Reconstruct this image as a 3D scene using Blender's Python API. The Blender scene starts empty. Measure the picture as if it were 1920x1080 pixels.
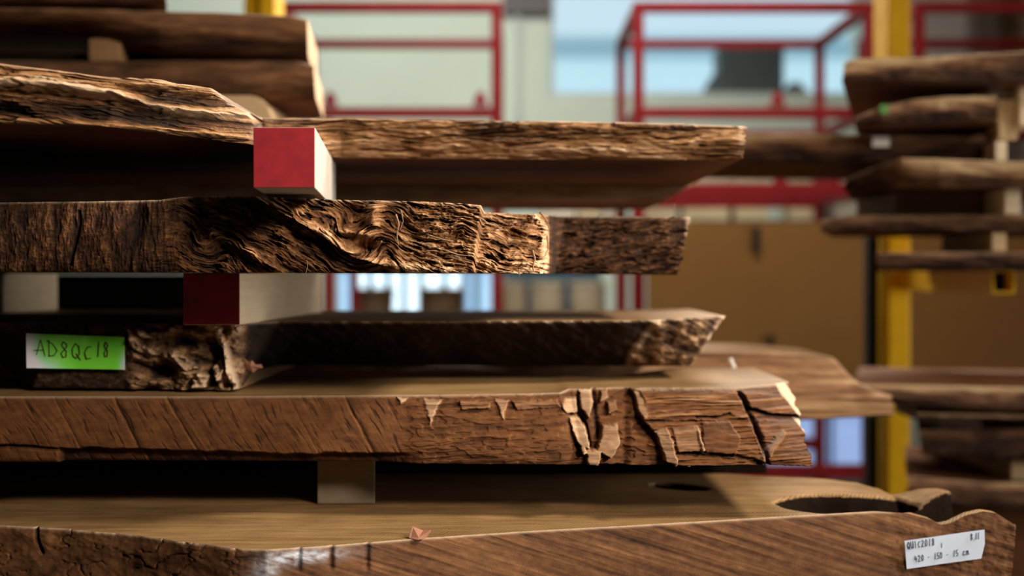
import bpy, bmesh, math, random
import numpy as np

C = bpy.context.scene.collection
sc = bpy.context.scene
R = math.radians
random.seed(7)

# ------------------------------------------------------------------ camera, sky, lights, exposure
ZC = 1.30                     # camera height above the floor
F = 1920 * 50.0 / 36.0        # focal length in pixels of the 1920 px wide frame
HY = 512.0                    # row of the horizon

cam_d = bpy.data.cameras.new('camera')
cam_d.lens = 50.0
cam_d.sensor_width = 36.0
cam_d.shift_y = -(540.0 - HY) / 1920.0
cam_d.dof.use_dof = True
cam_d.dof.focus_distance = 1.93
cam_d.dof.aperture_fstop = 2.0
cam_d.clip_end = 100
cam = bpy.data.objects.new('camera', cam_d)
C.objects.link(cam)
cam.location = (0, 0, ZC)
cam.rotation_euler = (R(90), 0, 0)
sc.camera = cam

world = bpy.data.worlds.new('sky')
sc.world = world
world.use_nodes = True
bg = world.node_tree.nodes['Background']
bg.inputs[0].default_value = (0.62, 0.80, 0.93, 1)
bg.inputs[1].default_value = 1.0

def area(name, loc, target, sx, sy, watts, col, spread=180):
    d = bpy.data.lights.new(name, 'AREA')
    d.shape = 'RECTANGLE'
    d.size = sx; d.size_y = sy
    d.energy = watts; d.color = col; d.spread = R(spread)
    o = bpy.data.objects.new(name, d)
    C.objects.link(o)
    o.location = loc
    v = [t - l for t, l in zip(target, loc)]
    from mathutils import Vector
    o.rotation_euler = Vector(v).to_track_quat('-Z', 'Y').to_euler()
    return o

# a tall doorway on the right, skylights over the racks, a warm hall lamp row, two added fills
area('right_roof_light', (3.4, 1.50, 3.7), (-0.1, 1.9, 1.2), 0.9, 0.45, 44, (1.0, 0.88, 0.72), 72)
area('doorway_light', (4.3, 2.5, 1.5), (0.0, 2.2, 1.3), 2.6, 2.0, 75, (1.0, 0.93, 0.84), 120)
area('front_fill', (2.2, -0.9, 2.9), (-0.2, 2.0, 1.2), 0.9, 0.6, 21, (1.0, 0.86, 0.70), 62)  # added fill for the front faces, no known lamp there
area('skylight', (0.9, 6.2, 3.5), (0.1, 2.2, 1.0), 2.6, 0.9, 125, (1.0, 0.88, 0.72), 100)
area('hall_lamp', (-0.9, 6.6, 4.5), (-0.6, 8.7, 1.9), 3.0, 0.5, 58, (0.97, 1.0, 0.95), 120)
area('carton_fill', (0.1, 3.7, 4.5), (0.35, 6.6, 1.7), 1.8, 0.4, 20, (1.0, 0.95, 0.86), 62)  # added fill to brighten the cartons and red frames, no known lamp
sun_d = bpy.data.lights.new('sun', 'SUN'); sun_d.energy = 1.5; sun_d.angle = R(2); sun_d.color = (1.0, 0.97, 0.92)
sun_o = bpy.data.objects.new('sun', sun_d); C.objects.link(sun_o); sun_o.rotation_euler = (R(48), 0, R(-12))

sc.view_settings.view_transform = 'Standard'
sc.view_settings.look = 'None'
sc.view_settings.exposure = 0.0
sc.view_settings.gamma = 1.0
sc.view_settings.use_curve_mapping = False

# ------------------------------------------------------------------ small helpers
def P(px, py, d):
    return ((px - 960.0) / F * d, d, ZC + (HY - py) / F * d)

def tag(o, label=None, cat=None, group=None, kind=None):
    if label: o['label'] = label
    if cat: o['category'] = cat
    if group: o['group'] = group
    if kind: o['kind'] = kind
    return o

def link_mesh(name, verts, faces, mats, parent=None, origin=None, smooth=False, midx=None):
    """verts in world coordinates; the origin is the base of the thing."""
    v = np.asarray(verts, dtype=np.float64)
    if origin is None:
        if parent is not None:
            origin = np.array(parent['_o'])
        else:
            origin = np.array([(v[:, 0].min() + v[:, 0].max()) / 2, (v[:, 1].min() + v[:, 1].max()) / 2, v[:, 2].min()])
    origin = np.array(origin, dtype=np.float64)
    me = bpy.data.meshes.new(name)
    if isinstance(faces, np.ndarray):
        nf, k = faces.shape
        me.vertices.add(len(v))
        me.vertices.foreach_set('co', (v - origin).astype(np.float32).ravel())
        me.loops.add(nf * k)
        me.loops.foreach_set('vertex_index', faces.astype(np.int32).ravel())
        me.polygons.add(nf)
        me.polygons.foreach_set('loop_start', np.arange(0, nf * k, k, dtype=np.int32))
        me.polygons.foreach_set('loop_total', np.full(nf, k, dtype=np.int32))
        me.update(calc_edges=True)
        me.validate()
    else:
        me.from_pydata([tuple(p) for p in (v - origin)], [], faces)
        me.update()
    for m in (mats if isinstance(mats, (list, tuple)) else [mats]):
        me.materials.append(m)
    if midx is not None:
        me.polygons.foreach_set('material_index', np.asarray(midx, dtype=np.int32))
    if smooth:
        me.polygons.foreach_set('use_smooth', np.ones(len(me.polygons), dtype=bool))
    o = bpy.data.objects.new(name, me)
    C.objects.link(o)
    if parent is not None:
        o.parent = parent
        o.location = tuple(origin - np.array(parent['_o']))
    else:
        o.location = tuple(origin)
    o['_o'] = tuple(origin)
    return o

def empty(name, loc):
    o = bpy.data.objects.new(name, None)
    C.objects.link(o)
    o.location = loc
    o['_o'] = tuple(loc)
    return o

class MB:
    """collects boxes, bars and tubes in world coordinates, links them as one mesh"""
    def __init__(s):
        s.bm = bmesh.new()
    def box(s, a, b, bev=0.0):
        (x0, y0, z0), (x1, y1, z1) = a, b
        vs = [s.bm.verts.new(p) for p in ((x0,y0,z0),(x1,y0,z0),(x1,y1,z0),(x0,y1,z0),(x0,y0,z1),(x1,y0,z1),(x1,y1,z1),(x0,y1,z1))]
        fs = [s.bm.faces.new([vs[i] for i in q]) for q in ((3,2,1,0),(4,5,6,7),(0,1,5,4),(1,2,6,5),(2,3,7,6),(3,0,4,7))]
        if bev > 0:
            ed = list({e for f in fs for e in f.edges})
            bmesh.ops.bevel(s.bm, geom=ed, offset=bev, segments=2, affect='EDGES', profile=0.6)
        return s
    def hexa(s, pts, bev=0.0):
        vs = [s.bm.verts.new(p) for p in pts]
        fs = [s.bm.faces.new([vs[i] for i in q]) for q in ((3,2,1,0),(4,5,6,7),(0,1,5,4),(1,2,6,5),(2,3,7,6),(3,0,4,7))]
        if bev > 0:
            ed = list({e for f in fs for e in f.edges})
            bmesh.ops.bevel(s.bm, geom=ed, offset=bev, segments=2, affect='EDGES', profile=0.6)
        return s
    def bar(s, a, b, w, h=None, bev=0.004):
        """square tube from a to b"""
        from mathutils import Vector
        h = h or w
        a, b = Vector(a), Vector(b)
        d = (b - a).normalized()
        up = Vector((0, 0, 1)) if abs(d.z) < 0.9 else Vector((0, 1, 0))
        r = d.cross(up).normalized()
        u = r.cross(d).normalized()
        pts = []
        for q in (a, b):
            for (i, j) in ((-1, -1), (1, -1), (1, 1), (-1, 1)):
                pts.append(q + r * (i * w / 2) + u * (j * h / 2))
        return s.hexa(pts, bev)
    def lathe(s, c, prof, n=20):
        """prof: list of (radius, z); c: base point"""
        rings = []
        for (r, z) in prof:
            rings.append([s.bm.verts.new((c[0] + r * math.cos(2*math.pi*k/n), c[1] + r * math.sin(2*math.pi*k/n), c[2] + z)) for k in range(n)])
        for a, b in zip(rings[:-1], rings[1:]):
            for k in range(n):
                s.bm.faces.new((a[k], a[(k+1) % n], b[(k+1) % n], b[k]))
        s.bm.faces.new(list(reversed(rings[0])))
        s.bm.faces.new(rings[-1])
        return s
    def done(s, name, mat, parent=None, smooth=False, origin=None):
        bmesh.ops.recalc_face_normals(s.bm, faces=s.bm.faces[:])
        s.bm.verts.index_update()
        vs = [tuple(v.co) for v in s.bm.verts]
        fs = [[v.index for v in f.verts] for f in s.bm.faces]
        s.bm.free()
        return link_mesh(name, vs, fs, mat, parent, origin, smooth)

def S(name, mb, mat):
    o = mb.done(name, mat)
    return tag(o, kind='structure')

# ------------------------------------------------------------------ noise (numpy)
def _perm(seed):
    r = np.random.RandomState(seed)
    p = r.permutation(512)
    return np.concatenate([p, p]), r.uniform(0, 2*np.pi, 512)
_PC = {}
def perlin(x, y, seed=0):
    if seed not in _PC: _PC[seed] = _perm(seed)
    p, ang = _PC[seed]
    x = np.asarray(x, dtype=np.float64); y = np.asarray(y, dtype=np.float64)
    xi = np.floor(x).astype(np.int64); yi = np.floor(y).astype(np.int64)
    xf = x - xi; yf = y - yi
    u = xf*xf*xf*(xf*(xf*6-15)+10); v = yf*yf*yf*(yf*(yf*6-15)+10)
    def g(ix, iy, dx, dy):
        a = ang[p[(p[ix & 511] + (iy & 511)) & 1023] & 511]
        return np.cos(a)*dx + np.sin(a)*dy
    n00 = g(xi, yi, xf, yf); n10 = g(xi+1, yi, xf-1, yf)
    n01 = g(xi, yi+1, xf, yf-1); n11 = g(xi+1, yi+1, xf-1, yf-1)
    a = n00 + u*(n10-n00); b = n01 + u*(n11-n01)
    return (a + v*(b-a)) * 1.4
def fbm(x, y, o=4, seed=0, gain=0.5):
    t = 0; a = 1.0; n = 0
    for k in range(o):
        t = t + a*perlin(x*2**k, y*2**k, seed+k); n += a; a *= gain
    return t/n
def ridge(x, y, o=3, seed=0, gain=0.5):
    t = 0; a = 1.0; n = 0
    for k in range(o):
        r = 1 - np.abs(perlin(x*2**k, y*2**k, seed+k))*1.6
        t = t + a*np.clip(r, -1, 1); n += a; a *= gain
    return t/n
def sst(a, b, x):
    t = np.clip((x-a)/(b-a), 0, 1)
    return t*t*(3-2*t)
def blob(U, V, cx, cy, rx, ry, rot=0.0):
    c, s = math.cos(R(rot)), math.sin(R(rot))
    a = ((U-cx)*c + (V-cy)*s)/rx; b = (-(U-cx)*s + (V-cy)*c)/ry
    return np.exp(-(a*a+b*b))
def vortex(U, V, cx, cy, r, k):
    dx, dy = U-cx, V-cy
    q = k*np.exp(-(dx*dx+dy*dy)/(r*r))
    c, s = np.cos(q), np.sin(q)
    return cx + c*dx - s*dy, cy + s*dx + c*dy
def linedist(U, V, pts):
    """distance to a polyline and signed side (positive below / right of it)"""
    best = np.full(U.shape, 1e9); side = np.zeros(U.shape)
    for (ax, ay), (bx, by) in zip(pts[:-1], pts[1:]):
        dx, dy = bx-ax, by-ay
        t = np.clip(((U-ax)*dx + (V-ay)*dy)/(dx*dx+dy*dy), 0, 1)
        ex, ey = U-(ax+t*dx), V-(ay+t*dy)
        d = np.sqrt(ex*ex+ey*ey)
        sd = dx*(V-ay) - dy*(U-ax)
        m = d < best
        best = np.where(m, d, best); side = np.where(m, sd, side)
    return best, np.sign(side)
def inpoly(U, Y, pts, soft=2.0):
    d, _ = linedist(U, Y, pts + [pts[0]])
    ins = np.zeros(U.shape, bool)
    n = len(pts)
    for i in range(n):
        (x0, y0), (x1, y1) = pts[i], pts[(i+1) % n]
        if y0 == y1: continue
        c = ((y0 > Y) != (y1 > Y)) & (U < (x1-x0)*(Y-y0)/(y1-y0) + x0)
        ins ^= c
    sd = np.where(ins, d, -d)
    return sst(-soft, soft, sd)
def terrace(h, n, sharp=0.25):
    q = h*n; f = np.floor(q); r = q-f
    return (f + sst(0.5-sharp, 0.5+sharp, r))/n

# ------------------------------------------------------------------ materials
def nodes(name):
    m = bpy.data.materials.new(name)
    m.use_nodes = True
    nt = m.node_tree
    return m, nt, nt.nodes['Principled BSDF']
def N(nt, t, **kw):
    n = nt.nodes.new(t)
    for k, v in kw.items():
        if k.startswith('_'): setattr(n, k[1:], v)
    return n
def ramp(nt, stops):
    n = nt.nodes.new('ShaderNodeValToRGB')
    e = n.color_ramp.elements
    while len(e) > 1: e.remove(e[-1])
    e[0].position = stops[0][0]; e[0].color = (*stops[0][1], 1)
    for p, c in stops[1:]:
        k = e.new(p); k.color = (*c, 1)
    return n
def obj_coords(nt, scale=(1,1,1), rot=(0,0,0)):
    tc = nt.nodes.new('ShaderNodeTexCoord'); mp = nt.nodes.new('ShaderNodeMapping')
    mp.inputs['Scale'].default_value = scale; mp.inputs['Rotation'].default_value = rot
    nt.links.new(tc.outputs['Object'], mp.inputs['Vector'])
    return mp.outputs['Vector']
def noise(nt, vec, scale, detail=6, rough=0.6, dist=0.0):
    n = nt.nodes.new('ShaderNodeTexNoise')
    n.inputs['Scale'].default_value = scale; n.inputs['Detail'].default_value = detail
    n.inputs['Roughness'].default_value = rough; n.inputs['Distortion'].default_value = dist
    nt.links.new(vec, n.inputs['Vector'])
    return n.outputs['Fac']
def math_n(nt, op, a, b):
    n = nt.nodes.new('ShaderNodeMath'); n.operation = op
    for i, v in enumerate((a, b)):
        if isinstance(v, (int, float)): n.inputs[i].default_value = v
        else: nt.links.new(v, n.inputs[i])
    return n.outputs[0]
def bump(nt, bsdf, h, strength, dist=0.002):
    b = nt.nodes.new('ShaderNodeBump')
    b.inputs['Strength'].default_value = strength; b.inputs['Distance'].default_value = dist
    nt.links.new(h, b.inputs['Height'])
    nt.links.new(b.outputs[0], bsdf.inputs['Normal'])

def edge_mat(name, stops, fresh_lit=(0.62, 0.46, 0.32), fine=240, stretch=(0.25, 1, 1), rough=0.8, bs=0.5, wax=(0.55, 0.60, 0.70)):
    """weathered live edge: fibre tone, new breaks and painted rim light come with the mesh"""
    m, nt, b = nodes(name)
    v = obj_coords(nt, stretch)
    f = noise(nt, v, fine, 5, 0.65)
    at = nt.nodes.new('ShaderNodeAttribute'); at.attribute_name = 'tone'
    fr = nt.nodes.new('ShaderNodeAttribute'); fr.attribute_name = 'fresh_lit'
    wx = nt.nodes.new('ShaderNodeAttribute'); wx.attribute_name = 'wax'
    t = math_n(nt, 'ADD', at.outputs['Fac'], math_n(nt, 'MULTIPLY', math_n(nt, 'SUBTRACT', f, 0.5), 0.7))
    r = ramp(nt, stops)
    nt.links.new(t, r.inputs[0])
    mx = nt.nodes.new('ShaderNodeMix'); mx.data_type = 'RGBA'
    nt.links.new(fr.outputs['Fac'], mx.inputs[0])
    nt.links.new(r.outputs[0], mx.inputs[6]); mx.inputs[7].default_value = (*fresh_lit, 1)
    mw = nt.nodes.new('ShaderNodeMix'); mw.data_type = 'RGBA'
    nt.links.new(wx.outputs['Fac'], mw.inputs[0])
    nt.links.new(mx.outputs[2], mw.inputs[6]); mw.inputs[7].default_value = (*wax, 1)
    nt.links.new(mw.outputs[2], b.inputs['Base Color'])
    b.inputs['Roughness'].default_value = rough
    b.inputs['Specular IOR Level'].default_value = 0.15
    bump(nt, b, f, bs, 0.003)
    return m

def sawn_mat(name, a, bcol, grain=(2, 30, 30), scale=6, rough=0.7, saw=0.0, sawrot=0.4, spec=0.15):
    m, nt, b = nodes(name)
    v = obj_coords(nt, grain)
    f = noise(nt, v, scale, 7, 0.6, 0.6)
    v2 = obj_coords(nt, (1, 1, 1))
    g = noise(nt, v2, 5, 4, 0.6)
    r = ramp(nt, [(0.32, a), (0.68, bcol)])
    k = math_n(nt, 'ADD', math_n(nt, 'MULTIPLY', f, 0.5), math_n(nt, 'MULTIPLY', g, 0.5))
    h = f
    if saw > 0:
        w = nt.nodes.new('ShaderNodeTexWave'); w.bands_direction = 'X'
        w.inputs['Scale'].default_value = 60; w.inputs['Distortion'].default_value = 4; w.inputs['Detail'].default_value = 4
        w.inputs['Detail Scale'].default_value = 0.6
        nt.links.new(obj_coords(nt, (1, 1, 1), (0, 0, sawrot)), w.inputs['Vector'])
        k = math_n(nt, 'ADD', k, math_n(nt, 'MULTIPLY', math_n(nt, 'SUBTRACT', w.outputs['Fac'], 0.5), saw))
        h = math_n(nt, 'ADD', f, math_n(nt, 'MULTIPLY', w.outputs['Fac'], 0.5))
    nt.links.new(k, r.inputs[0])
    nt.links.new(r.outputs[0], b.inputs['Base Color'])
    b.inputs['Roughness'].default_value = rough
    b.inputs['Specular IOR Level'].default_value = spec
    bump(nt, b, h, 0.25, 0.002)
    return m

def paint(name, col, rough=0.45, metal=0.0, var=0.25, scale=9, spec=0.5):
    m, nt, b = nodes(name)
    f = noise(nt, obj_coords(nt), scale, 6, 0.65)
    r = ramp(nt, [(0.3, tuple(c*(1-var) for c in col)), (0.7, tuple(min(1, c*(1+var*0.5)) for c in col))])
    nt.links.new(f, r.inputs[0]); nt.links.new(r.outputs[0], b.inputs['Base Color'])
    b.inputs['Roughness'].default_value = rough; b.inputs['Metallic'].default_value = metal
    b.inputs['Specular IOR Level'].default_value = spec
    bump(nt, b, f, 0.06, 0.002)
    return m

def emit(name, col, k):
    m, nt, b = nodes(name)
    f = noise(nt, obj_coords(nt), 4, 2, 0.5)
    r = ramp(nt, [(0.2, tuple(c*0.9 for c in col)), (0.8, col)])
    nt.links.new(f, r.inputs[0])
    nt.links.new(r.outputs[0], b.inputs['Base Color']); nt.links.new(r.outputs[0], b.inputs['Emission Color'])
    b.inputs['Emission Strength'].default_value = k
    b.inputs['Roughness'].default_value = 0.3
    return m

def glass_mat(name):
    m, nt, b = nodes(name)
    nt.nodes.remove(b)
    out = nt.nodes['Material Output']
    tr = nt.nodes.new('ShaderNodeBsdfTransparent'); tr.inputs[0].default_value = (0.96, 0.985, 0.98, 1)
    gl = nt.nodes.new('ShaderNodeBsdfGlossy'); gl.inputs['Roughness'].default_value = 0.45
    mx = nt.nodes.new('ShaderNodeMixShader')
    mx.inputs[0].default_value = 0.015; nt.links.new(tr.outputs[0], mx.inputs[1]); nt.links.new(gl.outputs[0], mx.inputs[2])
    nt.links.new(mx.outputs[0], out.inputs[0])
    return m

M = {}
M['burl'] = edge_mat('burl_edge', [(0.0, (0.010, 0.005, 0.003)), (0.25, (0.045, 0.019, 0.009)), (0.5, (0.17, 0.074, 0.028)), (0.75, (0.42, 0.23, 0.11)), (1.0, (0.66, 0.47, 0.30))], fine=260, stretch=(0.3, 1, 1), bs=0.6)
M['weathered'] = edge_mat('weathered_edge', [(0.0, (0.012, 0.006, 0.003)), (0.3, (0.075, 0.032, 0.013)), (0.55, (0.25, 0.125, 0.05)), (0.8, (0.46, 0.27, 0.14)), (1.0, (0.58, 0.42, 0.27))], fine=150, stretch=(0.06, 1, 1), bs=0.6)
M['dark_bark'] = edge_mat('dark_bark', [(0.0, (0.006, 0.004, 0.003)), (0.35, (0.028, 0.015, 0.009)), (0.6, (0.13, 0.070, 0.035)), (0.8, (0.30, 0.185, 0.10)), (1.0, (0.50, 0.35, 0.23))], fine=170, stretch=(0.6, 1, 1))
M['sawn_edge'] = edge_mat('sawn_brown_edge', [(0.0, (0.018, 0.0072, 0.0039)), (0.3, (0.0756, 0.0288, 0.0104)), (0.6, (0.144, 0.0576, 0.0194)), (0.85, (0.2448, 0.1188, 0.0486)), (1.0, (0.36, 0.2376, 0.1296))], fine=120, stretch=(0.4, 1, 1), bs=0.35)
M['big_edge'] = edge_mat('bottom_edge', [(0.0, (0.0198, 0.0079, 0.0042)), (0.3, (0.0759, 0.0317, 0.0131)), (0.6, (0.1386, 0.0627, 0.0249)), (0.85, (0.2376, 0.1254, 0.0564)), (1.0, (0.33, 0.2178, 0.1129))], fine=110, stretch=(0.5, 1, 1), bs=0.35)
M['log'] = edge_mat('log_edge', [(0.0, (0.015, 0.008, 0.006)), (0.35, (0.07, 0.033, 0.017)), (0.65, (0.17, 0.08, 0.036)), (1.0, (0.36, 0.22, 0.13))], fine=60, stretch=(0.2, 1, 1), bs=0.3)
M['plank'] = edge_mat('plank_edge', [(0.0, (0.0144, 0.0072, 0.0045)), (0.35, (0.0792, 0.036, 0.0181)), (0.65, (0.216, 0.1116, 0.0551)), (1.0, (0.3744, 0.2592, 0.1426))], fine=60, stretch=(0.2, 1, 1), bs=0.3)
M['sawn_dark'] = sawn_mat('sawn_dark', (0.07, 0.026, 0.010), (0.17, 0.068, 0.026), spec=0.08)
M['sawn_tan'] = sawn_mat('sawn_tan', (0.16, 0.085, 0.038), (0.36, 0.22, 0.11), saw=0.10)
M['sawn_gold'] = sawn_mat('sawn_gold', (0.085, 0.043, 0.016), (0.35, 0.21, 0.088), grain=(1.2, 14, 14), saw=0.22, sawrot=0.5)
M['end_grain'] = sawn_mat('end_grain', (0.46, 0.29, 0.16), (0.68, 0.48, 0.30), grain=(20, 20, 8))
M['hollow'] = sawn_mat('shade_black_wood', (0.004, 0.0025, 0.002), (0.014, 0.009, 0.006), spec=0.0)  # near-black colour standing in for shade in hollows and gaps
M['pine'] = sawn_mat('pine', (0.58, 0.46, 0.30), (0.72, 0.59, 0.42), grain=(30, 2, 30), scale=4)
M['pine_white'] = sawn_mat('pine_pale', (0.36, 0.335, 0.29), (0.46, 0.43, 0.38), grain=(30, 2, 30), scale=4)
M['pine_tan'] = sawn_mat('pine_tan', (0.34, 0.23, 0.12), (0.52, 0.38, 0.22), grain=(30, 3, 30), scale=4)
M['pine_grey'] = sawn_mat('pine_grey', (0.12, 0.09, 0.058), (0.20, 0.155, 0.105), grain=(8, 8, 30), scale=4)
M['red_end'] = paint('red_end_paint', (0.36, 0.012, 0.022), 0.55, var=0.3, scale=40)
M['red_end_dark'] = paint('red_end_paint_dull', (0.27, 0.012, 0.016), 0.6, var=0.35, scale=30)
M['red_steel'] = paint('red_steel', (0.25, 0.009, 0.015), 0.5, spec=0.25)
M['yellow'] = paint('yellow_steel', (0.86, 0.50, 0.008), 0.45, var=0.15, spec=0.25)
M['black'] = paint('black_hollow', (0.006, 0.006, 0.007), 0.8)
M['wall'] = paint('wall_paint', (0.60, 0.66, 0.56), 0.8, var=0.05, scale=2)
M['taupe'] = paint('taupe_wall', (0.62, 0.55, 0.50), 0.8, var=0.06, scale=2)
M['taupe_dark'] = paint('taupe_pillar', (0.19, 0.15, 0.11), 0.8, var=0.06, scale=2)
M['grey_band'] = paint('grey_band', (0.15, 0.13, 0.13), 0.8, var=0.06, scale=2)
M['frame_white'] = paint('frame_white', (0.50, 0.53, 0.48), 0.5, var=0.04, scale=3)
M['concrete'] = paint('concrete', (0.07, 0.055, 0.045), 0.85, var=0.2, scale=3)
M['dim_wall'] = paint('dim_wall', (0.10, 0.085, 0.07), 0.9, var=0.1, scale=2)
M['ceiling'] = paint('ceiling_paint', (0.12, 0.11, 0.10), 0.9, var=0.05, scale=2)
M['ochre'] = paint('ochre_board', (0.24, 0.115, 0.022), 0.75, var=0.12, scale=2)
M['cream'] = paint('cream_carton', (0.62, 0.50, 0.30), 0.7, var=0.1)
M['cream_white'] = paint('pale_carton', (0.66, 0.58, 0.46), 0.7, var=0.1)
M['bucket'] = paint('bucket_plastic', (0.50, 0.42, 0.29), 0.5, var=0.08)
M['tub'] = paint('brown_tub', (0.16, 0.10, 0.055), 0.6, var=0.1)
M['steel_blue'] = paint('steel_blue', (0.06, 0.13, 0.19), 0.5, var=0.15)
M['machine'] = paint('machine_grey', (0.055, 0.065, 0.068), 0.5, var=0.15)
M['facade'] = paint('pale_blue_facade', (0.64, 0.79, 0.86), 0.8, var=0.03, scale=1)
M['eave'] = paint('eave_blue', (0.42, 0.56, 0.62), 0.8, var=0.03, scale=1)
M['pane_bright'] = emit('pane_bright', (0.70, 0.88, 1.0), 1.5)
M['pane_blue'] = emit('pane_blue', (0.36, 0.58, 0.84), 0.85)
M['pane_low'] = emit('pane_low', (0.33, 0.47, 0.80), 0.85)
M['glass'] = glass_mat('window_glass')
M['paper'] = paint('white_paper', (0.66, 0.77, 1.0), 0.7, var=0.04, scale=30)
M['ink'] = paint('blue_ink', (0.02, 0.05, 0.09), 0.6)
M['ink_brown'] = paint('brown_ink', (0.05, 0.015, 0.004), 0.6)
M['flake'] = paint('pink_flake', (0.34, 0.15, 0.09), 0.7, var=0.3, scale=60)
M['splinter'] = paint('pale_splinter', (0.36, 0.22, 0.12), 0.7, var=0.2, scale=60)
M['tag_green'] = paint('green_tag', (0.06, 0.22, 0.03), 0.6)
M['tag_white'] = paint('white_tag', (0.7, 0.68, 0.66), 0.6, var=0.05)

def green_paper():
    m, nt, b = nodes('green_paper')
    v = obj_coords(nt)
    f = noise(nt, v, 16, 2, 0.5)
    sep = nt.nodes.new('ShaderNodeSeparateXYZ'); nt.links.new(v, sep.inputs[0])
    at = nt.nodes.new('ShaderNodeAttribute'); at.attribute_name = 'tone'
    k = math_n(nt, 'ADD', at.outputs['Fac'], math_n(nt, 'MULTIPLY', math_n(nt, 'SUBTRACT', f, 0.5), 0.35))
    r = ramp(nt, [(0.0, (0.74, 0.72, 0.84)), (0.28, (0.40, 0.74, 0.50)), (0.55, (0.20, 0.70, 0.08)), (0.85, (0.13, 0.60, 0.03)), (1.0, (0.14, 0.56, 0.03))])
    nt.links.new(k, r.inputs[0]); nt.links.new(r.outputs[0], b.inputs['Base Color'])
    b.inputs['Roughness'].default_value = 0.6
    return m
M['green_paper'] = green_paper()

# ------------------------------------------------------------------ slab builder
def lerp(a, b, t): return a + (b-a)*t
def curve(pts, px, sm=0):
    a = np.array(pts, dtype=float)
    y = np.interp(px, a[:, 0], a[:, 1]); d = np.interp(px, a[:, 0], a[:, 2])
    if sm > 1:
        k = np.hanning(sm+2)[1:-1]; k /= k.sum()
        pad = sm
        def f(q):
            qq = np.pad(q, pad, mode='edge')
            return np.convolve(qq, k, 'same')[pad:-pad]
        y, d = f(y), f(d)
    return y, d

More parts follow.
